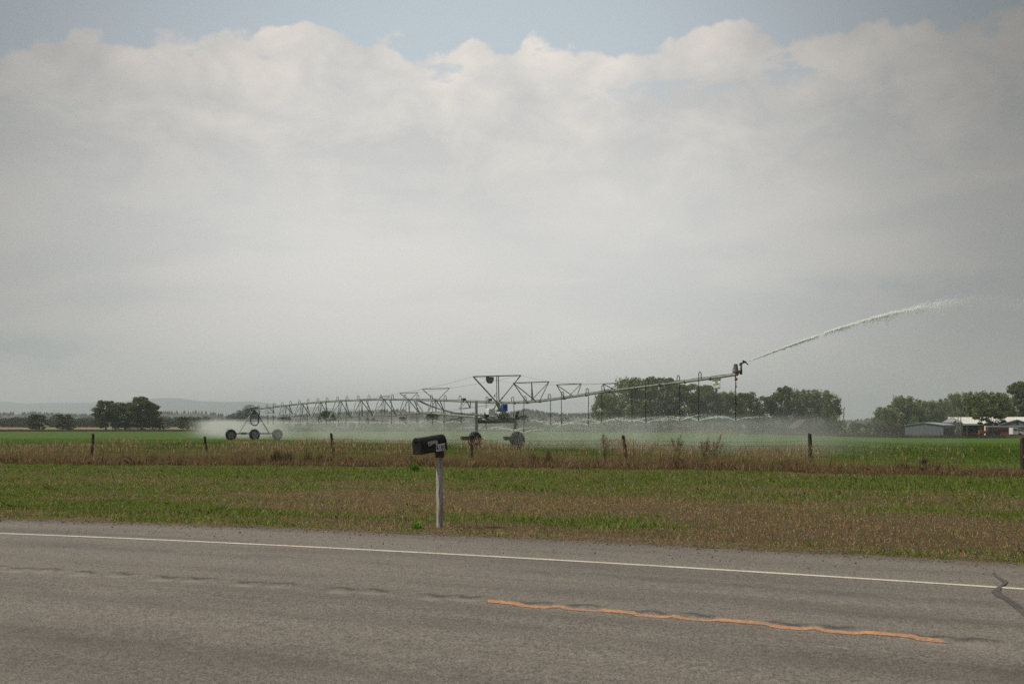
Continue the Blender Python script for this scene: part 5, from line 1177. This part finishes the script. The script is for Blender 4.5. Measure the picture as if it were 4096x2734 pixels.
# brown board fence and corral rails
def pxw(px, Y, z=None): X = (px - 2048) / F * Y; return Vector((X, Y, float(gz(X, Y)) if z is None else z))
bf = thing('board_fence', pxw(3560, 298), 'tall dark brown board windbreak fence left of the grey shed', 'fence'); zt = CZ - (1702 - HZ) / F * 298; b_ = MB(); rnd = random.Random(2); px = 3497.
while px < 3619:
    q = pxw(px, 298); h = zt - q.z + rnd.uniform(-.06, .04); b_.box(q + Vector((0, rnd.uniform(-.02, .02), h / 2)), (.26, .05, h)); px += 3.9
b_.build('boards', 'brownw', bf); MB().box((pxw(3558, 298.1) + Vector((0, 0, zt - pxw(3558, 298).z + .03))), (9.3, .14, .12)).build('top_rail', 'greyw', bf)
cf = thing('corral_fence', pxw(3200, 279), 'weathered grey rail corral fence along the far right field edge', 'fence'); rnd = random.Random(6)
pxs = [2880 + k * 34 for k in range(22)]
for k, px in enumerate(pxs):
    q = pxw(px, 279 + rnd.uniform(-.1, .1)); h = rnd.uniform(1.25, 1.75); MB().box(q + Vector((0, 0, h / 2)), (.20, .20, h)).build('fence_post', 'greyw', cf)
for zz in (.45, .85, 1.2):
    b_ = MB()
    for k in range(len(pxs) - 1):
        a_ = pxw(pxs[k], 278.85) + Vector((0, 0, zz + rnd.uniform(-.05, .05))); c_ = pxw(pxs[k + 1], 278.85) + Vector((0, 0, zz + rnd.uniform(-.05, .05))); dd = c_ - a_; b_.box((a_ + c_) / 2, (dd.length, .05, .15), Matrix.Rotation(-math.atan2(dd.z, dd.x), 3, 'Y'))
    b_.build('rail', 'greyw', cf)
# barn
X0, Y0 = (3183 - 2048) / F * 290, 290.; z0 = float(gz(X0, Y0)); k = 290 / F; bz = lambda py: CZ - (py - HZ) * k
bn_ = thing('barn', (X0, Y0, z0), 'dark old barn with a sagging metal roof in front of the middle grove', 'barn')
prof = [(0, bz(1712)), (42 * k, bz(1677)), (60 * k, bz(1683)), (82 * k, bz(1697)), (104 * k, bz(1704)), (124 * k, bz(1707))]
MB().prism([(0, z0 - .2), (124 * k, z0 - .2)] + prof[::-1], (X0, Y0, 0), (1, 0, 0), (0, 0, 1), -9).build('wall', 'brownw', bn_)
b_ = MB(); pts = prof[1:]; up_ = [(a, c + .10) for a, c in pts]
vd = Vector((.36, 1, 0))
vs = []
for (a, c) in up_: vs += [(X0 + a, Y0 - .3, c), (X0 + a + 18 * k + .05, Y0 + 9.2, c + .02)]
for (a, c) in up_: vs += [(X0 + a, Y0 - .3, c + .07), (X0 + a + 18 * k + .05, Y0 + 9.2, c + .9 + .02 - .8)]
n = len(up_); fs = [(2 * i, 2 * i + 1, 2 * i + 3, 2 * i + 2) for i in range(n - 1)] + [(2 * n + 2 * i, 2 * n + 2 * i + 2, 2 * n + 2 * i + 3, 2 * n + 2 * i + 1) for i in range(n - 1)] + [(2 * i, 2 * i + 2, 2 * n + 2 * i + 2, 2 * n + 2 * i) for i in range(n - 1)]
b_.add(vs, fs).build('roof', 'tinm', bn_)
MB().prism([(-.3, bz(1713)), (42 * k, bz(1676)), (42 * k, bz(1677.5)), (-.3, bz(1715))], (X0, Y0 - .3, 0), (1, 0, 0), (0, 0, 1), -9).build('left_roof', 'brownw', bn_)
MB().box((X0 + 45 * k, Y0 - .04, z0 + 1.1), (2.2, .06, 2.2)).build('door', 'dark2', bn_)
# poles
def pole(px, pyt, Y, r_, label, arm=False):
    p = pxw(px, Y); zt = CZ - (pyt - HZ) / F * Y; th_ = thing('utility_pole', p, label, 'pole', 'bare wooden poles around the farmyard'); MB().tube([p, Vector((p.x, p.y, zt))], [r_, r_ * .7], 8).build('shaft', 'greyw', th_)
    if arm: MB().box((p.x, p.y - .12, zt - 1.6), (.35, .2, .3)).build('pole_box', 'greyw', th_)
pole(3374, 1642, 292, .16, 'lone bare pole right of the willow at the end of the middle grove', True)
pole(3667, 1627, 322, .11, 'thin dark pole rising behind the grey shed')
pole(3832, 1632, 308, .15, 'tall pole in front of the white shed roof, left one of the pair')
pole(3843, 1667, 306, .17, 'short thick pole, right one of the pair before the white shed roof')
for px, pt in ((3762, 1719), (3743, 1731), (3684, 1726)):
    p = pxw(px, 290); tag(MB().tube([p, p + Vector((.03, 0, (1745 - pt) / F * 290))], .13, 7).build('wooden_post', 'greyw'), {3762: 'thick weathered post at the right front corner of the grey shed', 3743: 'short post in front of the grey shed, nearer its right side', 3684: 'thin post in front of the grey shed, nearer its left side'}[px], 'post', 'loose posts in front of the grey shed')
# vehicles
def wheel2(c, r_, wd, par, rimc='rim'):
    w0 = MB().lathe([(-wd / 2, r_ * .55), (-wd / 2, r_ * .95), (-wd * .35, r_), (wd * .35, r_), (wd / 2, r_ * .95), (wd / 2, r_ * .55)], c, (0, 1, 0), 20).build('wheel', 'rubber', par)
    MB().lathe([(-wd * .42, r_ * .58), (-wd * .3, r_ * .3), (-wd * .45, .001)], c, (0, 1, 0), 16).build('rim', rimc, w0)
def veh_z(px, Y, py): return CZ - (py - HZ) / F * Y
Y = 296.; k = Y / F; X = lambda px: (px - 2048) * k; Z = lambda py: CZ - (py - HZ) * k
gzv = float(gz(X(4000), Y))
tr_ = thing('tractor', (X(3955), Y, gzv), 'red tractor with a glazed cab parked in front of the farmyard', 'tractor')
MB().box((X(3963), Y, Z(1707.3)), (34 * k, 1.9, 2.6 * k)).build('cab_roof', 'red', tr_, bevel=.04)
MB().box((X(3963), Y, Z(1715)), (31 * k, 1.7, 12.5 * k)).build('cab_glass', 'glass', tr_)
b_ = MB()
for px in (3948.5, 3959.5, 3969, 3978): b_.box((X(px), Y - .87, Z(1715)), (1.3 * k, .06, 13.5 * k))
b_.build('cab_pillars', 'dark', tr_)
MB().prism([(X(3916), Z(1733)), (X(3950), Z(1733)), (X(3950), Z(1721.5)), (X(3917), Z(1723))], (0, Y - .55, 0), (1, 0, 0), (0, 0, 1), -1.1).build('hood', 'red', tr_)
MB().prism([(X(3948), Z(1741)), (X(3996), Z(1741)), (X(3996), Z(1729)), (X(3984), Z(1722)), (X(3948), Z(1721.5))], (0, Y - .8, 0), (1, 0, 0), (0, 0, 1), -1.6).build('chassis', 'dark', tr_)
wheel2((X(3968), Y - 1.0, gzv + .85), .85, .45, tr_); wheel2((X(3968), Y + 1.0, gzv + .85), .85, .45, tr_); wheel2((X(3926), Y - .9, gzv + .5), .5, .3, tr_)
Y = 302.; k = Y / F
gt = thing('grain_truck', (X(4020), Y, float(gz(X(4020), Y))), 'dark red grain box of a farm truck behind the tractor and white truck', 'truck'); g0 = float(gz(X(4020), Y))
b_ = MB().box(((X(3981) + X(4044)) / 2, Y, Z(1719.5)), (63 * k, 2.3, 14 * k))
for j in range(9): b_.box((X(3982 + j * 7.6), Y - 1.18, Z(1719.5)), (.10, .08, 14 * k))
b_.build('box_side', 'maroon', gt); MB().box(((X(3996) + X(4044)) / 2, Y - .4, Z(1731)), (48 * k, 1.9, 8 * k)).build('lower_frame', 'rustor', gt)
wheel2((X(4003), Y - 1.0, g0 + .5), .5, .3, gt); wheel2((X(4030), Y - 1.0, g0 + .5), .5, .3, gt)
Y = 294.; k = Y / F; g0 = float(gz(X(4070), Y)); wt = thing('truck', (X(4068), Y, g0), 'white hooded truck cab parked at the right edge of the photo', 'truck')
MB().prism([(X(4043), Z(1736)), (X(4066.5), Z(1736)), (X(4066.5), Z(1724)), (X(4063.5), Z(1710)), (X(4043), Z(1710))], (0, Y - 1.1, 0), (1, 0, 0), (0, 0, 1), -2.2).build('cab', 'white', wt, bevel=.05)
MB().prism([(X(4066.6), Z(1738)), (X(4093), Z(1737)), (X(4092.5), Z(1728)), (X(4069), Z(1722))], (0, Y - 1.0, 0), (1, 0, 0), (0, 0, 1), -2.0).build('hood', 'white', wt, bevel=.04)
MB().prism([(X(4047), Z(1721.5)), (X(4063), Z(1721.5)), (X(4060.5), Z(1712.5)), (X(4047), Z(1712.5))], (0, Y - 1.13, 0), (1, 0, 0), (0, 0, 1), -.03).build('side_window', 'glass', wt)
MB().lathe([(0, 10 * k), (.05, 10 * k), (.05, 0)], (X(4073), Y - 1.0, Z(1741)), (0, -1, 0), 20).build('wheel_arch', 'dark', wt)
wheel2((X(4073), Y - 1.05, g0 + .52), .52, .3, wt, 'tinl'); MB().box((X(4040), Y, Z(1738.5)), (40 * k, .9, 2.5 * k)).build('frame_rail', 'dark', wt)
wheel2((X(4030), Y - .95, g0 + .52), .52, .3, wt)
MB().box((X(4094), Y, Z(1737)), (2 * k, 2.0, 4 * k)).build('bumper', 'grey', wt)
Y = 306.; k = Y / F; g0 = float(gz(X(4088), Y)); rc = thing('car', (X(4095), Y, g0), 'dark red car with a pale roof half hidden behind the white truck hood', 'car')
MB().prism([(X(4066), Z(1724)), (X(4067), Z(1714.5)), (X(4081), Z(1714.5)), (X(4084), Z(1724))], (0, Y - .8, 0), (1, 0, 0), (0, 0, 1), -1.6).build('cabin', 'glass', rc)
MB().box((X(4074), Y, Z(1713.6)), (14.5 * k, 1.6, 1.6 * k)).build('roof', 'white', rc)
MB().box((X(4092), Y, Z(1730)), (52 * k, 1.8, 10 * k)).build('body', 'maroon', rc, bevel=.1)
for px in (4072, 4114): wheel2((X(px), Y - .85, g0 + .35), .35, .22, rc)
# low red implements at the edge of the yard
Y = 297.; k = Y / F
b_ = MB().box((X(3870), Y, Z(1731)), (84 * k, .3, 1.6 * k)).box((X(3870), Y + .6, Z(1735)), (86 * k, .25, 2.5 * k))
for j in range(12): b_.box((X(3830 + j * 7.4), Y + .3, Z(1733)), (.12, .5, 5 * k))
tag(b_.build('farm_implement', 'rust'), 'long low rusty farm implement lying left of the tractor', 'implement')
# pickups beyond the field
def pickup(px, Y, wd_px, py_top, label, front=True, body='white'):
    p = pxw(px, Y); k = Y / F; w_ = wd_px * k; th_ = thing('pickup', p, label, 'pickup', 'pale pickups parked beyond the field'); h_ = CZ - (py_top - HZ) * k - p.z
    MB().box(p + Vector((0, 1.6, h_ * .36)), (w_, 4.6, h_ * .44)).build('body', body, th_, bevel=.08)
    MB().prism([(-w_ * .44, h_ * .58), (w_ * .44, h_ * .58), (w_ * .36, h_), (-w_ * .36, h_)], p + Vector((0, .9, 0)), (1, 0, 0), (0, 0, 1), -2).build('cab', body, th_)
    MB().prism([(-w_ * .36, h_ * .64), (w_ * .36, h_ * .64), (w_ * .30, h_ * .93), (-w_ * .30, h_ * .93)], p + Vector((0, .86, 0)), (1, 0, 0), (0, 0, 1), .04).build('windscreen', 'glass', th_)
    MB().box(p + Vector((0, -.73, h_ * .34)), (w_ * .6, .06, h_ * .16)).build('grille', 'dark', th_)
    for s_ in (-1, 1):
        for yy in (-.0, 3.0): MB().lathe([(-.13, .0), (-.13, .36), (.13, .36), (.13, 0)], p + Vector((s_ * w_ * .42, yy, .34)), (1, 0, 0), 12).build('wheel', 'rubber', th_)
pickup(2238, 372, 20, 1711, 'faint pale pickup in the mist right of the right tower', body='tinl'); pickup(2339, 370, 17, 1711, 'whitest pickup of those parked beyond the field'); pickup(2412, 372, 16, 1711, 'faintest pickup, below the sparse leaning willow', body='tinl')
# low heap of red-brown debris left of the pickups and small far houses
b_ = MB(); rnd = random.Random(14)
for j in range(60):
    px = rnd.uniform(2112, 2178); q = pxw(px, 300 + rnd.uniform(-2, 2)); b_.blob(q + Vector((0, 0, rnd.uniform(0, .5))), rnd.uniform(.2, .5), j, squash=(1.6, 1, .6))
M['redb'] = mat('red_brown_brush', (.17, .075, .065), .9, 0, .4, 3)
tag(b_.build('brush_heap', 'redb'), 'low red-brown brush heap at the field edge behind the right tower wheel', 'brush heap')
hs = thing('house', pxw(648, 470), 'tiny pale house beyond the right end of the left grove', 'house'); q = pxw(648, 470)
MB().box(q + Vector((0, 2, .9)), (1.6, 4, 1.8)).build('wall', 'white', hs); MB().prism([(-1.1, 1.8), (1.1, 1.8), (0, 2.8)], q + Vector((0, -.2, 0)), (1, 0, 0), (0, 0, 1), -4.4).build('roof', 'rust', hs)
# ------------------------------------------------------------------ haze
m = bpy.data.materials.new('haze'); m.use_nodes = True; t = NT(m.node_tree); pv = t.n('ShaderNodeVolumePrincipled')
pv.inputs['Color'].default_value = (.83, .90, .95, 1); pv.inputs['Density'].default_value = .00019; pv.inputs['Anisotropy'].default_value = .2
t.nt.links.new(pv.outputs[0], t.n('ShaderNodeOutputMaterial').inputs['Volume'])
hz = MB().box((0, 4500, 122), (22000, 16000, 272)).build('haze', m); tag(hz, 'pale even haze filling the air over the plain', 'haze', kind='stuff')
